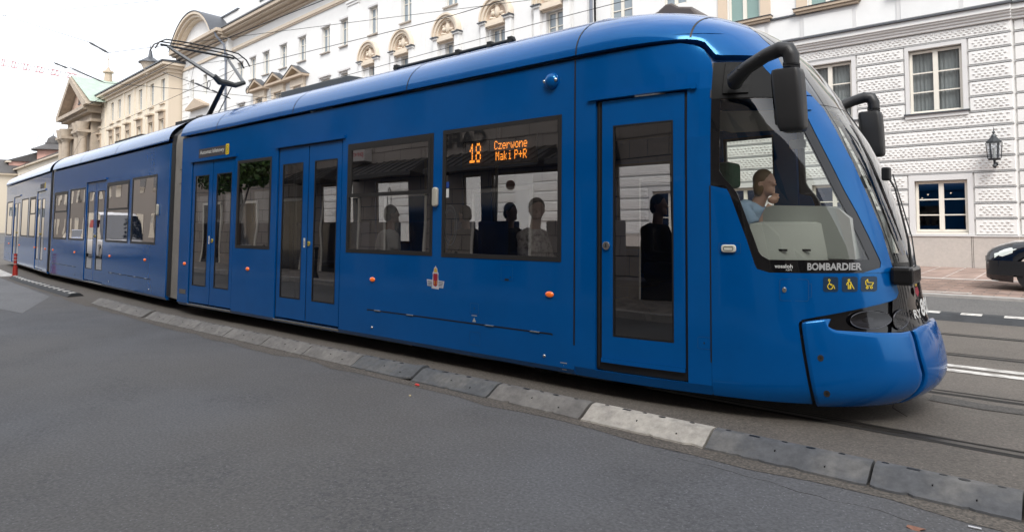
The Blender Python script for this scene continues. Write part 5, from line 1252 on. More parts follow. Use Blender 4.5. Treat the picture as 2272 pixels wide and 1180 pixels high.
# ---- long building with arches, pediments and a round gable
FL = Fr((-15.1, 22.93, 0), (-.99731, .07324, 0), (-.07324, -.99731, 0))
arc = thing('arcaded_building', 'long white building with arched lunettes, small pediments and a big round gable', 'building', (-38, 25, 0))
topw = [(u-.5, u+.5, 12.68, 14.35) for u in (2.2, 5.8, 9.3, 13.2, 16.45)]+[(19.3, 20.25, 12.62, 14.33)]+[(u-.52, u+.52, 12.62, 14.33) for u in (22.1, 25.3, 28.1, 30.9, 33.2, 35.5)]
midw = [(u-.5, u+.5, 8.4, 10.80) for u in (2.2, 5.8, 9.3, 13.2, 16.45)]+[(u-.55, u+.55, 8.2, 10.9) for u in (19.6, 22.1, 25.7, 28.7, 31.8, 35.2)]
m = MB(); fwall(FL, 0, 36.9, 0, 15.55, topw+midw, m, dep=.24); wa = m.build('wall', PLW, arc)
for (a, b, c, d) in topw:
    hwin(FL, a+.02, b-.02, c+.03, d-.03, arc, o=-.2, munt=(13.78,), fw=.06)
    m = MB(); FL.box(m, a-.08, b+.08, 0, .12, c-.07, c); m.build('window_sill', mat('grey-tan sill', (.40, .36, .32), .8), arc); m = MB(); FL.box(m, a-.10, b+.10, 0, .05, d+.02, d+.14); m.build('window_hood', PLG, arc)
for (a, b, c, d) in midw: hwin(FL, a+.02, b-.02, c+.03, d-.03, arc, o=-.2, munt=(10.1,), fw=.06)
for u in (19.6, 22.1, 35.2):
    m = MB(); FL.box(m, u-.75, u+.75, 0, .16, 11.0, 11.12); m.build('window_hood', PLG, arc)
m = MB()
for a, b in ((.3, 1.0), (3.5, 4.6), (7.0, 8.2), (11.4, 12.6), (14.75, 15.9), (18.0, 19.2)):
    FL.box(m, a, b, 0, .10, 0, 14.95); FL.box(m, a-.05, b+.05, 0, .16, 14.95, 15.10); FL.box(m, a-.1, b+.1, 0, .22, 15.10, 15.25)
m.build('pilaster', PLW, arc, bevel=.01)
# entablature
m = MB(); FL.box(m, 0, 36.9, 0, .10, 15.42, 15.50); FL.box(m, 0, 36.9, 0, .16, 15.50, 15.72); m.build('architrave', CRM, arc)
m = MB(); FL.box(m, 0, 36.9, -.3, .04, 15.72, 16.4); m.build('frieze', PLW, arc)
m = MB()
for o, z0, z1 in ((.22, 16.4, 16.56), (.50, 16.56, 16.74), (.85, 16.74, 16.90), (1.05, 16.90, 17.16)): FL.box(m, -.0, 36.9, -.3, o, z0, z1)
cc = m.build('cornice', mat('beige cornice', (.50, .42, .33), .8, noise=(2, .06)), arc, bevel=.02); m = MB(); FL.box(m, 0, 36.9, -.3, 1.12, 17.16, 17.26); m.build('gutter', ZINC, cc)
m = MB(); FL.box(m, 0, 41, -.9, -.45, 17.26, 18.75); FL.box(m, 33.0, 41.2, -.9, -.25, 17.26, 18.95); pp = m.build('parapet', PLW, arc); m = MB(); FL.box(m, 0, 41, -1, -.38, 18.75, 18.87); FL.box(m, 36.6, 41.4, -1, -.16, 18.95, 19.08); m.build('parapet_cap', ZINC, pp)
mb = MB(); bb = MB()
FB_keep = FB; FB = FL
for i in range(1, 12): bosses(mb, bb, .2, 24, cour[i]+.012, cour[i+1]-.020, .06)
FB = FB_keep
mb.build('stone_course', RUST, wa); o = bb.build('course_bosses', RUST, wa); o['kind'] = 'stuff'
# lunettes
def arcpts(uc, zc, r, n=20, a0=0, a1=180): return [(uc+r*math.cos(R(a0+(a1-a0)*i/n)), zc+r*math.sin(R(a0+(a1-a0)*i/n))) for i in range(n+1)]
for uc in (2.2, 5.78, 9.5, 13.4, 16.75):
    ln = MB()
    for r0, r1, o in ((1.06, .96, .34), (.96, .80, .26), (.80, .70, .16)):
        a, b = arcpts(uc, 11.22, r0), arcpts(uc, 11.22, r1)
        ln.grid([[FL(u, 0, z) for u, z in a], [FL(u, o, z) for u, z in a], [FL(u, o, z) for u, z in b], [FL(u, 0, z) for u, z in b]])
    FL.box(ln, uc-1.0, uc+1.0, 0, .20, 11.02, 11.18)
    lo = ln.build('lunette_arch', CRM, arc, smooth=True, angle=30)
    m = MB(); a = arcpts(uc, 11.20, .72); m.add([FL(u, .02, z) for u, z in a], [tuple(range(len(a)))]); m.build('lunette_field', mat('pinkish beige field', (.52, .40, .31), .8), lo)
    m = MB()
    for du_, dz, ru, rz, ro in ((0, .34, .19, .27, .12), (.0, .62, .10, .07, .1), (-.12, .66, .05, .08, .06), (.12, .66, .05, .08, .06), (-.30, .22, .14, .10, .1), (.30, .30, .15, .12, .1), (-.42, .08, .14, .07, .1), (.42, .08, .14, .07, .1), (-.2, .04, .12, .05, .08), (.2, .04, .12, .05, .08), (.34, .46, .10, .08, .07)):
        c = MB(); c.ball((0, 0, 0), (ru, ro, rz), 12, 8); m.add([FL(uc+du_+v.x, .04+v.y, 11.22+dz+v.z) for v in c.v], c.f)
    m.build('relief', CRM, lo, smooth=True)
    m = MB(); FL.box(m, uc-.62, uc+.62, 0, .30, 10.86, 11.0); FL.box(m, uc-.66, uc+.66, 0, .1, 10.80, 10.86); m.build('lintel', CRM, arc)
    for s_ in (-1, 1): m = MB(); FL.box(m, uc+s_*.86-.24, uc+s_*.86+.24, 0, .30, 11.03, 11.12); FL.box(m, uc+s_*.86-.18, uc+s_*.86+.18, 0, .22, 8.0, 11.03); m.build('side_pier', PLW, arc, bevel=.01)
    for s_ in (-1, 1): m = MB(); FL.box(m, uc+s_*.86-.28, uc+s_*.86+.28, 0, .36, 11.12, 11.17); m.build('pier_cap', ZINC, arc)
# window pediments
for uc in (25.7, 28.65, 31.7):
    m = MB(); w_ = 1.42; q = lambda pts, o0, o1: m.prism(pts, lambda a, b, d: FL(a, d, b), o0, o1)
    q([(uc-w_, 11.45), (uc+w_, 11.45), (uc+w_, 11.60), (uc-w_, 11.60)], 0, .55); q([(uc-w_, 11.60), (uc-w_+.32, 11.60), (uc+.0, 12.12), (uc, 12.32)], 0, .55); q([(uc+w_, 11.60), (uc+w_-.32, 11.60), (uc, 12.12), (uc, 12.32)], 0, .55)
    pd = m.build('window_pediment', TAN, arc); m = MB(); m.add([FL(uc-1.1, .1, 11.6), FL(uc+1.1, .1, 11.6), FL(uc, .1, 12.13)], [(0, 1, 2)]); m.build('pediment_field', TAN, pd)
    m = MB(); m.add([FL(uc-w_-.03, .6, 11.60), FL(uc, .6, 12.35), FL(uc, 0, 12.35), FL(uc-w_-.03, 0, 11.60), FL(uc+w_+.03, .6, 11.60), FL(uc+w_+.03, 0, 11.60)], [(0, 1, 2, 3), (1, 4, 5, 2)]); m.build('pediment_roof', ZINC, pd)
    m = MB(); FL.box(m, uc-.95, uc+.95, 0, .22, 10.95, 11.45); FL.box(m, uc-.95, uc-.58, 0, .18, 8, 10.95); FL.box(m, uc+.58, uc+.95, 0, .18, 8, 10.95); m.build('window_surround', CRM, arc)
# pavilion with the round gable
FP = Fr(FL(0, .5, 0), FL.du, FL.do)
m = MB(); pw_ = [(41.15, 42.05, 12.55, 14.3), (44.2, 45.1, 12.55, 14.3), (42.1, 43.7, 8.0, 10.9)]; fwall(FP, 36.9, 46.95, 0, 16.3, pw_, m, dep=.3); m.add([FP(36.9, 0, 0), FP(36.9, -.6, 0), FP(36.9, -.6, 17), FP(36.9, 0, 17)], [(0, 1, 2, 3)]); m.build('pavilion_wall', PLW, arc)
for a, b, c, d in pw_: hwin(FP, a+.02, b-.02, c+.03, d-.03, arc, o=-.25, munt=(d-.55,), fw=.06)
for qa, qb, qs in ((37.0, 38.2, 1), (45.6, 46.9, 0)):
    m = MB()
    for k in range(26): q_ = .25 if k % 2 else 0; FP.box(m, qa-(0 if qs else q_), qb+(q_ if qs else 0), 0, .06, .3+k*.6, .3+k*.6+.56)
    m.build('quoins', PLW, arc, bevel=.01)
m = MB(); FP.box(m, 36.9, 47.0, 0, .12, 15.35, 15.6); m.build('architrave', CRM, arc)
m = MB()
for o, z0, z1 in ((.22, 16.3, 16.5), (.5, 16.5, 16.7), (.8, 16.7, 16.88), (1.0, 16.88, 17.15)): FP.box(m, 37.1-o*.4, 47.0+o*.9, -.6, o, z0, z1)
m.build('cornice', MATS['beige cornice'], arc, bevel=.02)
def seg(r, n=26):
    # circular arc with chord 38.3..48.0 and rise; r scales
    c0, c1, rise = 37.9, 47.7, 2.55; h = (c1-c0)/2; Rr = (h*h+rise*rise)/(2*rise); uc = (c0+c1)/2; zc = 17.15+rise-Rr; a = math.asin(h/Rr)
    return [(uc+(Rr+r)*math.sin(-a+2*a*i/n), zc+(Rr+r)*math.cos(-a+2*a*i/n)) for i in range(n+1)]
m = MB()
for r0, r1, o0, o1 in ((.0, -.22, .15, 1.0), (-.22, -.45, .15, .8), (-.45, -.62, .15, .55)):
    a, b = seg(r0), seg(r1); m.grid([[FP(u, o0, z) for u, z in a], [FP(u, o1, z) for u, z in a], [FP(u, o1, z) for u, z in b], [FP(u, o0, z) for u, z in b]])
rg = m.build('round_gable', CRM, arc, smooth=True, angle=30)
a = seg(-.5); m = MB(); m.add([FP(u, .15, z) for u, z in a]+[FP(a[-1][0], .15, 17.1), FP(a[0][0], .15, 17.1)], [tuple(range(len(a)+2))]); m.build('gable_field', PLW, rg)
a, b = seg(.0), seg(.07); m = MB(); m.grid([[FP(u, 1.05, z) for u, z in a], [FP(u, 1.05, z) for u, z in b], [FP(u, -3.5, z-.2) for u, z in b]]); m.build('gable_roof', ZINC, rg, smooth=True)
m = MB(); FP.box(m, 40.6, 44.9, 0, .5, 11.45, 11.62); m.add([FP(u, o, z) for o in (0, .5) for u, z in ((40.6, 11.62), (44.9, 11.62), (42.75, 12.3))], [(0, 1, 2), (3, 4, 5), (0, 2, 5, 3), (1, 2, 5, 4)]); m.build('window_pediment', TAN, arc)
m = MB(); FL.box(m, 0, 47, -14, -.3, 17.2, 17.6); m.build('roof', ZINC, arc); m = MB(); FL.box(m, 0, 47, -14, -13.7, 0, 17); FL.box(m, -.01, .01, -14, 0, 14, 17.2); m.build('rear_wall', PLW, arc)
m = MB(); m.tube([FL(37.3, 1.45, 17.2), FL(37.2, 1.3, 16.6), FL(36.95, .75, 15.9), FL(36.85, .65, 14.9)], .09, 8); m.cyl(FL(36.85, .65, 15.2), FL(36.85, .65, 14.5), .16, .09, 10); m.cyl(FL(36.85, .65, 14.5), FL(36.85, .65, 0), .075, n=10)
tag(m.build('downpipe', MATS['grey downpipe'], smooth=True), 'dark downpipe with funnel head running down beside the round gable', 'downpipe')
m = MB(); m.cyl(FL(47.05, .25, 15.9), FL(47.05, .25, 0), .10, n=10); tag(m.build('downpipe', MATS['grey downpipe'], smooth=True), 'grey downpipe between the cream building and the round gable building', 'downpipe')

# ---- cream building
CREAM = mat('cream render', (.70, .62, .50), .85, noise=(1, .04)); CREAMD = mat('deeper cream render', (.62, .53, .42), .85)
crb = thing('cream_building', 'three storey cream building with grey eaves left of the round gable', 'building', (-76, 27, 0))
FC = Fr(FL(0, 1.7, 0), FL.du, FL.do)
ct = [(u-.55, u+.55, 12.75, 14.82) for u in (48.6, 51.7, 55.3, 59.1, 62.6, 65.3, 70.4, 73.4)]; cb = [(u-.5, u+.5, 8.9, 11.0) for u in (48.6, 51.7, 55.3, 59.1, 62.6, 65.3, 70.4, 73.4)]
cc_ = [(a, b, 4.8, 7.2) for a, b, _, _ in cb]
m = MB(); fwall(FC, 47.1, 76.5, 0, 15.3, ct+cb+cc_, m, dep=.22); m.build('wall', CREAM, crb)
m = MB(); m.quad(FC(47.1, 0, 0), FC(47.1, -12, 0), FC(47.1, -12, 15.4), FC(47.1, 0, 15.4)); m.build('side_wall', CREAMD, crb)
for a, b, c, d in ct+cb+cc_: hwin(FC, a+.02, b-.02, c+.03, d-.03, crb, o=-.18, munt=((c+d)/2+.3,), fm=mat('white casement', (.6, .6, .58), .5), pane=mat('grey pane', (.16, .18, .19), .15, spec=.8), fw=.06)
for a, b, c, d in ct: m = MB(); FC.box(m, a-.15, b+.15, 0, .16, c-.28, c-.05); m.build('window_sill', CRM, crb)
for a, b, c, d in cb:
    m = MB(); FC.box(m, a-.32, b+.32, 0, .40, 11.74, 11.88); FC.box(m, a-.25, b+.25, 0, .14, 11.1, 11.74); FC.box(m, a-.28, a-.04, 0, .10, 8.7, 11.1); FC.box(m, b+.04, b+.28, 0, .10, 8.7, 11.1); m.build('window_hood', TAN, crb)
m = MB(); 
for u in (53.5, 57.2, 60.8, 68, 71.8): FC.box(m, u-.25, u+.25, 0, .08, 0, 15.3)
m.build('pilaster', CREAM, crb)
m = MB()
for o, z0, z1 in ((.15, 15.2, 15.5), (.45, 15.5, 15.75), (.75, 15.75, 16.0)): FC.box(m, 47.1-o, 76.9, -12, o, z0, z1)
m.build('eaves_cornice', CRM, crb, bevel=.02)
m = MB(); m.add([FC(46.3, .85, 16.0), FC(77, .85, 16.0), FC(77, .85, 16.14), FC(46.3, .85, 16.14), FC(46.3, -12, 16.14), FC(77, -12, 16.14), FC(50, -6, 17.4), FC(76, -6, 17.4), FC(46.3, -12, 16.0)], [(0, 1, 2, 3), (3, 2, 7, 6), (3, 6, 4), (0, 3, 4, 8), (4, 5, 7, 6)]); m.build('roof', ZINC, crb)
tr = thing('roof_turret', 'small round turret with spike finial on the cream building roof edge', 'turret', FC(51.3, .2, 16)); c = FC(51.3, .3, 0)
m = MB(); m.cyl(c+Vector((0, 0, 15.6)), c+Vector((0, 0, 16.7)), .35, .85, 14); m.build('turret_base', CRM, tr, smooth=True); m = MB(); m.cyl(c+Vector((0, 0, 16.7)), c+Vector((0, 0, 16.8)), 1.05, 1.0, 14); m.cyl(c+Vector((0, 0, 16.8)), c+Vector((0, 0, 17.3)), .95, .22, 14); m.cyl(c+Vector((0, 0, 17.3)), c+Vector((0, 0, 17.9)), .22, .12, 10); m.cyl(c+Vector((0, 0, 17.9)), c+Vector((0, 0, 18.6)), .07, .01, 8); m.build('turret_cap', ZINC, tr, smooth=True, angle=40)

# ---- church with green roof
chu = thing('church_portico', 'brown stone church front with columns, triangular gable and green copper roof', 'church', (-93, 28, 0))
CST = mat('hazed sooty sandstone', (.40, .335, .265), .85, noise=(1.5, .2)); CPK = mat('pinkish gable stone', (.50, .36, .28), .85); GRN = mat('green copper roof', (.36, .44, .37), .7, noise=(1.2, .12))  # sandstone colour is lightened to stand in for distant haze
FK = Fr(FL(0, 2.5, 0), FL.du, FL.do)
m = MB(); FK.box(m, 70.5, 82.2, -18, 0, 0, 14.6); m.build('wall', CST, chu)
m = MB(); m.add([FK(81.4, o, 14.9) for o in (0, -.1)]+[FK(70, 0, 14.9), FK(70, -.1, 14.9), FK(76.3, .0, 18.6), FK(76.3, -.1, 18.6)], [(0, 2, 4), (1, 3, 5)]); m.build('gable_field', CPK, chu)
m = MB()
for o, z0, z1 in ((.3, 13.2, 13.5), (.6, 14.2, 14.5), (1.1, 14.5, 14.9)): FK.box(m, 69.5, 82.2+o, -1, o, z0, z1)
for pts in (((83.6, 14.9), (76.3, 19.2), (76.3, 18.5), (82.2, 14.9)), ((68, 14.9), (76.3, 19.2), (76.3, 18.5), (69.8, 14.9))): m.prism(list(pts), lambda a, b, d: FK(a, d, b), -.5, 1.1)
m.build('gable_cornice', CST, chu)
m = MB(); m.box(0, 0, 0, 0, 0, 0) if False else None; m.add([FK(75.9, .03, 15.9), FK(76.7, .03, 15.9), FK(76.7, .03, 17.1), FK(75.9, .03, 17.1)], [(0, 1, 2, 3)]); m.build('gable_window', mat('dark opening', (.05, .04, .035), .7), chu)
m = MB(); m.add([FK(76.3, .9, 19.35), FK(76.3, -22, 19.35), FK(67.2, -22, 15.1), FK(67.2, .9, 15.1), FK(84, -22, 15.1), FK(84, .9, 15.1)], [(0, 1, 2, 3), (0, 1, 4, 5)])
m.build('roof', GRN, chu)
for u in (81.2, 79.4, 73.0, 71.2):
    m = MB(); m.cyl(FK(u, .7, .8), FK(u, .7, 11.6), .5, .42, 12); m.cyl(FK(u, .7, 11.6), FK(u, .7, 12.0), .45, .65, 12); FK.box(m, u-.7, u+.7, 0, 1.35, 12.0, 12.3); m.cyl(FK(u, .7, 12.3), FK(u, .7, 13.2), .6, .75, 12)
    m.build('column', CST, chu, smooth=True, angle=40)
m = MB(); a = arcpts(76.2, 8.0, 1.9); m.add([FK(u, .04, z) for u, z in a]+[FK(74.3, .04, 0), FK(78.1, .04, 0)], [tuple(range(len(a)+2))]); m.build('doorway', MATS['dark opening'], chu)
m = MB(); c = FK(76.3, -3.0, 0); m.cyl(c+Vector((0, 0, 19.0)), c+Vector((0, 0, 20.3)), .5, .42, 8); m.cyl(c+Vector((0, 0, 20.3)), c+Vector((0, 0, 20.5)), .65, .6, 8); m.cyl(c+Vector((0, 0, 20.5)), c+Vector((0, 0, 21.0)), .35, .1, 8); m.cyl(c+Vector((0, 0, 21.0)), c+Vector((0, 0, 22.6)), .04, n=6); m.cyl(c+Vector((-.35, 0, 22.0)), c+Vector((.35, 0, 22.0)), .04, n=6); m.build('roof_cross', TAN, chu)

# ---- low buildings at the far left
def block(F, u0, u1, dep, ze, zr, wallm, roofm, label, name, nwin, zrows, cat='building', o=0):
    b_ = thing(name, label, cat, F((u0+u1)/2, o, 0))
    ws_ = [(u0+(u1-u0)*(i+.5)/nwin-.5, u0+(u1-u0)*(i+.5)/nwin+.5, z, z+1.7) for i in range(nwin) for z in zrows]
    m = MB(); fwall(F, u0, u1, 0, ze, ws_, m, o=o, dep=.2); FF = F; m.quad(F(u0, o, 0), F(u0, o-dep, 0), F(u0, o-dep, ze), F(u0, o, ze)); m.quad(F(u1, o, 0), F(u1, o-dep, 0), F(u1, o-dep, ze), F(u1, o, ze)); m.build('wall', wallm, b_)
    for a, b, c, d in ws_: hwin(F, a, b, c, d, b_, o=o-.15, munt=(), fw=.07, fm=mat('white casement', (.6, .6, .58), .5), pane=MATS['grey pane'])
    m = MB(); F.box(m, u0-.3, u1+.3, o-.3, o+.5, ze-.3, ze); m.build('cornice', CRM, b_)
    m = MB(); m.add([F(u0-.3, o+.6, ze), F(u1+.3, o+.6, ze), F(u1+.3, o-dep/2, zr), F(u0-.3, o-dep/2, zr), F(u0-.3, o-dep, ze), F(u1+.3, o-dep, ze)], [(0, 1, 2, 3), (3, 2, 5, 4), (0, 3, 4), (1, 2, 5)]); m.build('roof', roofm, b_); return b_
SL = mat('slate roof', (.075, .07, .068), .7, noise=(1, .2))
block(FL, 92, 137, 12, 12.0, 15.4, mat('pale cream wall', (.62, .56, .47), .85), SL, 'low cream building with a long dark slate roof beyond the church', 'slate_roof_building', 12, (9.0, 5.0))
block(FL, 138.5, 172, 9, 13.6, 15.6, mat('pink wall', (.55, .32, .26), .85), SL, 'pink building at the far left end of the street', 'pink_building', 9, (10.6, 7.2, 3.6), o=.8)
tw = thing('domed_tower', 'small dark domed tower rising behind the slate roof', 'tower', FL(138, -6, 0)); c = FL(138, -6, 0); V3 = lambda z: c+Vector((0, 0, z))
m = MB(); m.cyl(V3(0), V3(15.9), 2.6, n=8); m.build('wall', mat('pink wall', (.55, .32, .26), .85), tw)
m = MB(); m.cyl(V3(15.9), V3(16.1), 3.7, 3.6, 8); m.cyl(V3(16.1), V3(17.2), 3.5, 1.3, 8); m.cyl(V3(17.2), V3(17.5), 1.35, 1.35, 8); m.cyl(V3(17.5), V3(18.3), 1.15, .9, 12); m.cyl(V3(18.3), V3(18.9), .9, .2, 12); m.cyl(V3(18.9), V3(19.5), .08, .03, 6); m.build('roof', SL, tw, smooth=True, angle=30)
# left side of the street end, seen past the tram
FE = Fr((-150, 6, 0), (0, 1, 0), (1, 0, 0))
block(FE, -40, 28, 12, 11, 14, mat('pale cream wall', (.62, .56, .47), .85), SL, 'cream houses closing the street at the far left edge', 'street_end_building', 16, (7.5, 3.6))
# tower crane jib far away
cr2 = thing('tower_crane', 'red and white tower crane jib reaching across the sky at the left', 'crane', (-210, 60, 0))
def jib():
    a0 = Vector((-330, 66, 66.2)); a1 = Vector((-219, 61.6, 43.6)); m = MB(); w_ = MB(); n = 22
    for i in range(n):
        p, q = a0.lerp(a1, i/n), a0.lerp(a1, (i+1)/n); mb_ = MB()
        h = Vector((0, 0, 2.6*(1-.5*i/n))); h2 = Vector((0, 0, 2.6*(1-.5*(i+1)/n)))
        mb_.cyl(p, q, .16, n=5); mb_.cyl(p+h, q+h2, .13, n=5); mid = (p+q)/2; mb_.cyl(p, mid+h, .08, n=4); mb_.cyl(mid+h, q, .08, n=4); mb_.build('jib_segment', mat('crane red', (.45, .12, .12), .6) if (i//2) % 2 == 0 else mat('crane white', (.6, .58, .58), .6), cr2)
    m = MB(); m.cyl(a1+Vector((-150, -5.5, 30)), Vector((a1.x-150, a1.y-5.5, 0)), .8, n=6); m.build('mast', mat('crane red', (.45, .12, .12), .6), cr2)
jib()
# trees at the street end
def leafball(mb, c, r, n, sz):
    for _ in range(n):
        d = Vector((random.gauss(0, 1), random.gauss(0, 1), random.gauss(0, 1))).normalized()*r*random.uniform(.55, 1.0); p = Vector(c)+Vector((d.x, d.y, d.z*.85))
        a = Vector((random.uniform(-1, 1), random.uniform(-1, 1), random.uniform(-1, 1))).normalized()*sz; b = a.cross(Vector((random.uniform(-1, 1), random.uniform(-1, 1), random.uniform(-1, 1)))).normalized()*sz*.7
        mb.quad(p-a, p+b, p+a, p-b)
def tree(label, x, y, h, r, n, sz=.12, nm='street_tree'):
    t = thing(nm, label, 'tree', (x, y, 0)); m = MB(); m.tube([(x, y, 0), (x+.05, y, h*.35), (x-.05, y+.05, h*.62), (x, y, h*.8)], [.16, .13, .08, .03], 8)
    for k in range(5): a = k*1.3; m.tube([(x, y, h*(.35+.07*k)), (x+r*.35*math.cos(a), y+r*.35*math.sin(a), h*(.5+.06*k)), (x+r*.6*math.cos(a), y+r*.6*math.sin(a), h*(.62+.05*k))], [.06, .04, .015], 6)
    m.build('trunk', mat('tree bark', (.06, .045, .035), .9), t, smooth=True)
    m = MB()
    for k in range(11): a = k*2.4; rr = r*random.uniform(.2, .65); leafball(m, (x+rr*math.cos(a), y+rr*math.sin(a), h*random.uniform(.55, .92)), r*random.uniform(.35, .5), n, sz)
    m.build('crown', mat('tree leaves', (.05, .10, .02), .6, noise=(1.5, .4)), t); return t
random.seed(9)
tree('green tree above the roofs at the far left edge', -165, 44, 19, 6, 260, .5)

# ================================================================== PARKED CAR
def car(name, label, cx, cy, direc, L_, paint, h=1.45, w_=1.7, zoff=.055, van=False, cat='car', group=None):
    t = thing(name, label, cat, (cx, cy, zoff), group)
    # side profile: (x from nose, z lower body top line)
    G = lambda x, y, z: Vector((cx+direc*(-x), cy+y, zoff+z))     # x measured back from the nose
    if van: bl_ = [(0, .55), (.05, .80), (.25, 1.02), (.9, 1.20), (1.5, 1.95), (1.9, 2.12), (2.6, 2.2), (L_-.1, 2.2), (L_, 1.2), (L_, .5)]
    sec_x = [0, .03, .10, .22, .45, .8, 1.1, 1.5, 2.0, 2.6, 3.2, L_-.5, L_-.15, L_-.03, L_]
    belt = lambda x: lerp_t(x, [0, .03, .10, .22, .45, .8, 1.1, 2, L_-.6, L_-.1, L_], [.66, .74, .80, .86, .93, .985, 1.02, 1.03, 1.03, .97, .75])
    halfw = lambda x: w_/2*lerp_t(x, [0, .05, .15, .35, .7, 1.2, L_-.7, L_-.2, L_], [.70, .80, .88, .94, .98, 1, 1, .94, .72])
    low = lambda x: lerp_t(x, [0, .1, .4, .7, L_-.6, L_], [.24, .19, .16, .16, .2, .35])
    arch = [(.80, .36), (L_-.78, .36)]
    rows = []
    xs = spread(0, L_, [x for x in sec_x]+[a+d for a, _ in arch for d in (-.36, -.34, -.27, -.18, -.09, 0, .09, .18, .27, .34, .36)], .3)
    for x in xs:
        zb = low(x)
        for a, r_ in arch:
            if abs(x-a) < r_: zb = max(zb, .02+.31+(r_*r_-(x-a)**2)**.5*.95)
        zt = belt(x); hw_ = halfw(x); pts = []
        for k, (fy, fz) in enumerate(((.93, 0), (.985, .12), (1, .4), (1.0, .62), (.975, .82), (.93, .94), (.84, 1.0), (.6, 1.012), (.3, 1.03), (0, 1.035))):
            pts.append((hw_*fy, zb+(zt-zb)*fz))
        rows.append([G(x, -y, z) for y, z in pts]+[G(x, y, z) for y, z in reversed(pts[:-1])])
    m = MB(); m.grid(rows); m.add(rows[0], [tuple(range(len(rows[0])))]); m.add(rows[-1], [tuple(range(len(rows[0])))]); bd = m.build('body', paint, t, smooth=True, angle=40)
    # cabin
    cab = [(1.05, .97), (1.75, h-.03), (2.1, h), (3.0, h), (L_-.55, h-.18), (L_-.25, 1.0)] if not van else [(.75, 1.0), (1.45, h-.15), (1.9, h), (3.0, h), (L_-.1, h-.02), (L_, 1.0)]
    m = MB(); rr = []
    for x, z in cab:
        ww = w_/2*(.97-.17*(z-.97)/(h-.97)) if not van else w_/2*(.97-.08*(z-.97)/(h-.97)); rr.append([G(x, s_*ww*k, z-(0 if k < .95 else .03)) for s_, k in ((-1, 1), (-1, .9), (0, 0), (1, .9), (1, 1))])
    m.grid(rr); m.build('roof', paint, t, smooth=True, angle=60)
    m = MB()
    base = [(cab[0][0], .96), (cab[-1][0], .97)]
    for s_ in (-1, 1):
        lo = [G(x, s_*w_/2*.968, .955) for x, _ in cab]; hi = [r_[0 if s_ < 0 else 4] for r_ in rr]; m.grid([lo, hi])
    m.build('side_window', PANED, t)
    fw_ = MB(); n_ = rr[0], rr[1]; off = Vector((-direc*-.005, 0, .006)); fw_.grid([[v+off for v in rr[0]], [v+off for v in rr[1]]]); fw_.build('windscreen', PANED, t)
    for a, r_ in arch:
        for s_ in (-1, 1):
            y = s_*w_/2*.93; m = MB(); m.cyl(G(a, y-s_*.20, .31), G(a, y, .31), .31, n=28); wl_ = m.build('wheel', BLACK, t, smooth=True); m = MB(); m.cyl(G(a, y+s_*.002, .31), G(a, y+s_*.012, .31), .20, .19, 20); m.build('rim', mat('alloy rim', (.3, .3, .3), .4, metal=.8), wl_)
    for s_ in (-1, 1):
        m = MB(); pts = []
        for i in range(7):
            for_x = .13+.085*i; zt = belt(for_x)*.965+.0; pts.append([G(for_x+.02, s_*(halfw(for_x)*(.985 if q < 2 else .93)+.006), zz_) for q, zz_ in enumerate((max(.60, zt-.20+.014*i), zt-.09, zt-.035))])
        m.grid(pts); m.build('headlight', mat('clear headlight', (.75, .80, .76), .3, coat=.5), t, smooth=True)
    m = MB(); m.box(-.02, .03, -.26, .26, .42, .53, M=lambda v: G(v.x, v.y, v.z)); m.build('number_plate', WHITE, t); 
    m = MB(); m.grid([[G(x, s_*(halfw(x)*1.0+.004), z) for x in (0.02, .10, .25, .5, .62)] for z in (.30, .56, .58) for s_ in (-1,)]); m.build('bumper', mat('dark bumper plastic', (.012, .012, .013), .35), t, smooth=True)
    m = MB(); m.box(.0, .02, -.5, .5, .56, .66, M=lambda v: G(v.x-.012, v.y, v.z)); m.build('grille', mat('dark grille', (.02, .02, .02), .4), t)
    return t
BLKP = mat('black car paint', (.004, .005, .009), .12, coat=1.0)
car('parked_car', 'black car parked on the brick strip at the right edge', -1.42, 16.8, -1, 4.2, BLKP)

# ================================================================== WIRES
WIRE = mat('overhead wire', (.02, .02, .02), .6)
def wire(label, pts, r_=.007, n=24, sag=0.0, cat='wire', ins=()):
    m = MB(); P_ = [Vector(p) for p in pts]; out = []
    for a, b in zip(P_[:-1], P_[1:]):
        for i in range(n): t = i/n; out.append(a.lerp(b, t)-Vector((0, 0, 4*sag*t*(1-t))))
    out.append(P_[-1]); m.tube(out, r_, 4); o = tag(m.build('overhead_wire', WIRE), label, cat, 'overhead wires')
    for a, b, rr in ins:
        m = MB(); m.tube([a, Vector(a).lerp(Vector(b), .15), Vector(a).lerp(Vector(b), .5), Vector(a).lerp(Vector(b), .85), b], [rr*.4, rr, rr*.7, rr, rr*.4], 6); m.build('insulator', BLACK, o)
    return o
wire('higher overhead wire running across the arches', [(8, 9.2, 5.62), (-10, 9.2, 5.62), (-18.5, 9.22, 5.95), (-40, 11.5, 6.0), (-75, 20, 6.2)], .008)
wire('lower overhead wire running across the arches', [(8, 12, 6.1), (-9.7, 12, 6.1), (-24.5, 12.1, 5.95), (-45, 14, 6.0), (-80, 23, 6.2)], .008)
wire('contact wire above the tram touching the pantograph', [(6, 5.8, 4.96), (-13, 5.84, 4.945), (-22, 6.5, 4.98), (-32, 7.7, 5.05), (-50, 11.3, 5.1), (-90, 24, 5.2)], .008)
wire('span wire with two insulators high over the street at the left', [(-46, 9.0, 13.4), (-30.6, 9.0, 8.93), (-28.3, 9.0, 8.09), (-12.5, 22.3, 10.5)], .010, ins=((Vector((-30.6, 9, 8.93)), Vector((-28.33, 9, 8.09)), .045),))
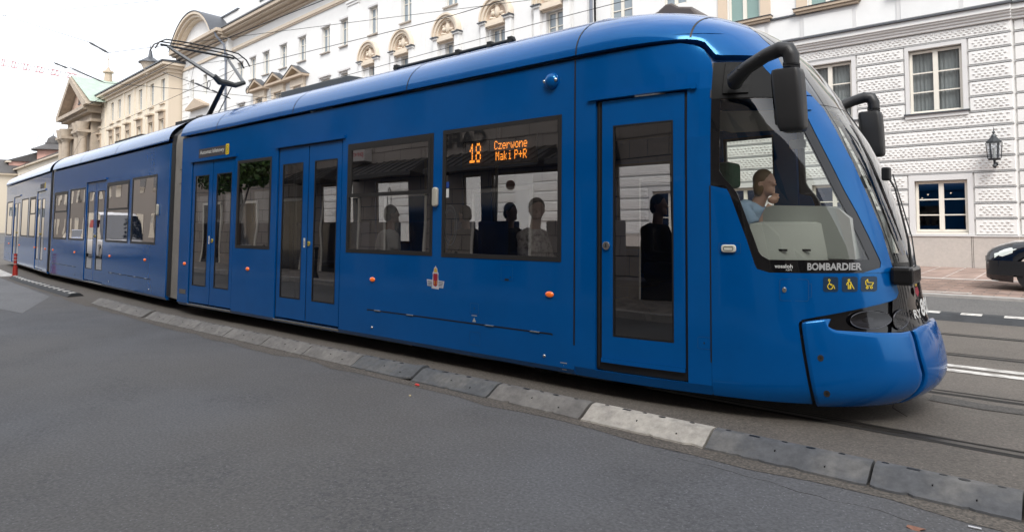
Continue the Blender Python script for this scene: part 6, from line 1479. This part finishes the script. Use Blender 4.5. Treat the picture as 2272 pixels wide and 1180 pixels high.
wire('lower span wire with a long insulator at the left', [(-50, 9.0, 12.6), (-35.2, 9.0, 8.83), (-28.67, 9, 6.97), (-26, 10.4, 6.6), (-36, 24, 9)], .010, ins=((Vector((-35.25, 9, 8.83)), Vector((-33.28, 9, 8.27)), .045), (Vector((-32.97, 9, 8.26)), Vector((-28.67, 9, 6.97)), .03)))
wire('short span wire behind the pantograph knee', [(-18, 7, 5.4), (-16.2, 7, 4.87), (-14.3, 7, 4.24)], .008, ins=((Vector((-16.1, 7, 4.85)), Vector((-15.3, 7, 4.58)), .025), (Vector((-15.2, 7, 4.56)), Vector((-14.3, 7, 4.24)), .018)))
wire('thin steady wire from the cream building over the pantograph', [(-61, 26, 13.5), (-30, 13, 8.6), (-18, 9.2, 6.2)], .008)
wire('thin steady wire crossing the round gable', [(-54.5, 25.5, 12.2), (-18.5, 9.2, 5.9)], .008)
wire('thin wire crossing the pale sky at the far left', [(-75, 10, 19), (-20, 24.0, 13.8)], .012)
wire('sloping wire high in the sky at the left', [(-90, 20, 26), (-30, 0, 14)], .015)

# ================================================================== THE STREET SIDE BEHIND THE CAMERA (seen in reflections)
OPW = mat('brown-beige block wall', (.32, .28, .248), .85, noise=(1.5, .08)); OPJ = mat('block joint', (.03, .025, .022), .9); SHOP = mat('dark shop window', (.015, .015, .018), .1, coat=1)
ob = thing('opposite_building', 'brown-beige block building reflected in the tram windows, with awnings and a wall sign', 'building', (-12, -5, 0))
FO_ = Fr((0, -4.65, 0), (1, 0, 0), (0, 1, 0))
m = MB(); m.box(-33, 60, -12, -4.65, 0, 13.5); m.build('wall', OPW, ob)
m = MB()
for k in range(24): FO_.box(m, -33, 60, -.02, .004, .6+k*.46, .6+k*.46+.018)
for k in range(24):
    for j in range(94): u = -33+j*.98+(.49 if k % 2 else 0); FO_.box(m, u, u+.015, -.02, .0035, .6+k*.46, 1.06+k*.46)
m.build('block_joint', OPJ, ob)
openings = [(-31, -29.2), (-27.8, -26), (-24.6, -22.6), (-21.2, -19.0), (-17.5, -15.6), (-13.4, -11.3), (-9.6, -7.6), (-5.9, -3.9), (-2.2, 0), (2, 4), (6, 8)]
for a, b in openings:
    m = MB(); FO_.box(m, a, b, -.01, .02, .14, 2.75); m.build('shop_window', SHOP, ob); m = MB(); FO_.box(m, a-.08, a, 0, .05, .14, 2.8); FO_.box(m, b, b+.08, 0, .05, .14, 2.8); FO_.box(m, a-.08, b+.08, 0, .05, 2.75, 2.85); m.build('shop_frame', FRM, ob)
    m = MB(); FO_.box(m, a+.2, b-.2, -.01, .02, 5.0, 7.2); m.build('upper_window', SHOP, ob)
for a, b in ((-18.9, -15.4), (-14.4, -10.5), (-22.6, -20.2), (-9.9, -7.2)):
    m = MB(); m.add([FO_(a, .0, 3.95), FO_(b, .0, 3.95), FO_(b+.2, 1.0, 3.42), FO_(a-.2, 1.0, 3.42), FO_(a-.2, 1.0, 3.28), FO_(b+.2, 1.0, 3.28), FO_(a-.2, 0, 3.35), FO_(b+.2, 0, 3.35)], [(0, 1, 2, 3), (3, 2, 5, 4), (0, 3, 6), (1, 2, 7)])
    n = int((b-a)/.35)
    for k in range(n+1): u = a+(b-a)*k/n; m.cyl(FO_(u, .0, 3.97), FO_(u, 1.0, 3.44), .015, n=5)
    m.build('awning', mat('dark awning', (.05, .045, .042), .6), ob)
m = MB(); put_text(m, 'CAFE', 13.0, 14.75, 4.15, 4.62, lambda a, b: Vector((-a, -4.58, b)), bold=.03); m.build('cafe_lettering', BLACK, ob)
m = MB(); FO_.box(m, -19.9, -18.4, .02, .35, 4.0, 4.45); sgn = m.build('shop_sign', mat('sign white', (.45, .42, .40), .5), ob); m = MB(); put_text(m, 'profesjo', 18.5, 19.8, 4.1, 4.36, lambda a, b: Vector((-a, -4.295, b)), bold=.01); m.build('sign_lettering', mat('sign red', (.4, .03, .04), .5), sgn)
ob2 = thing('brown_building', 'long brown building further along the near side, reflected in the rear tram sections', 'building', (-60, -5, 0))
m = MB(); m.box(-150, -33.2, -14, -4.9, 0, 11); m.build('wall', mat('brownish render', (.24, .21, .185), .85), ob2); m = MB(); m.box(-150, -33, -14.2, -4.6, 11, 11.4); m.build('roof', mat('red-brown roof', (.2, .08, .06), .8), ob2)
F2 = Fr((0, -4.9, 0), (1, 0, 0), (0, 1, 0))
for k in range(20): m = MB(); F2.box(m, -108+k*3.7, -106.6+k*3.7, -.01, .03, 1.0, 2.8); F2.box(m, -108+k*3.7, -106.6+k*3.7, -.01, .03, 4.4, 6.2); m.build('shop_window', SHOP, ob2)
for i, x in enumerate((-20.5, -17.4, -14.4, -11.4, -8.4)):
    b_ = thing('bollard', 'dark cast kerb bollard mirrored '+('in the middle section front window', 'in the ticket machine door', 'in the small window by the rear door', 'in the double door', 'in the window with the sliding vent')[i], 'bollard', (x, -1.95, .13), 'bollards along the near kerb')
    m = MB(); m.cyl((x, -1.95, .13), (x, -1.95, .30), .10, .06, 12); m.cyl((x, -1.95, .30), (x, -1.95, .95), .045, .04, 12); m.ball((x, -1.95, 1.0), .06); m.build('post', BLACK, b_, smooth=True, angle=50)
tree('leafy street tree reflected in the small window by the rear door', -23.6, -2.6, 6.2, 2.0, 420, .10)
tree('leafy street tree reflected in the middle tram section', -35.5, -2.6, 6.5, 2.2, 420, .11)
vanw = mat('white van paint', (.68, .67, .68), .3, coat=.6); bcar = mat('blue car paint', (.01, .045, .22), .25, coat=1)
v_ = car('parked_van', 'white van with a red mark reflected in the middle tram section', -36.5, .1, 1, 5.6, vanw, h=2.35, w_=1.95, zoff=.0, van=True, cat='van')
m = MB(); m.box(-39.6, -38.2, 1.065, 1.08, 1.55, 1.95); m.build('side_mark', mat('van red', (.5, .02, .02), .5), v_)
v_ = car('parked_car', 'blue car with its headlights on behind the white van, reflected in the tram', -44, .2, 1, 4.3, bcar, zoff=0)
for s_ in (-.55, .55): m = MB(); m.ball((-44.12, .2+s_, .66), .07, 10, 6); m.build('lit_lamp', mat('lit headlamp', (1, 1, 1), .3, emit=((1, .97, .9), 18)), v_)
# plain windows on the forward stretch of the corner building (reflected in the windscreen)
for k in range(14):
    a = -4.6-k*3.4
    m = MB(); FB.box(m, a-1.3, a, -.14, -.08, 4.6, 6.6); FB.box(m, a-1.3, a, -.14, -.08, 1.1, 2.8); FB.box(m, a-1.3, a, -.11, -.05, 8.5, 11.0); m.build('forward_window', PANED, bld)
for k in range(18):
    m = MB(); FB.box(m, -60, -3.2, -.14, -.09, 1+k*.36, 1.04+k*.36); m.build('forward_ledge', MATS['grey ledge'], bld)
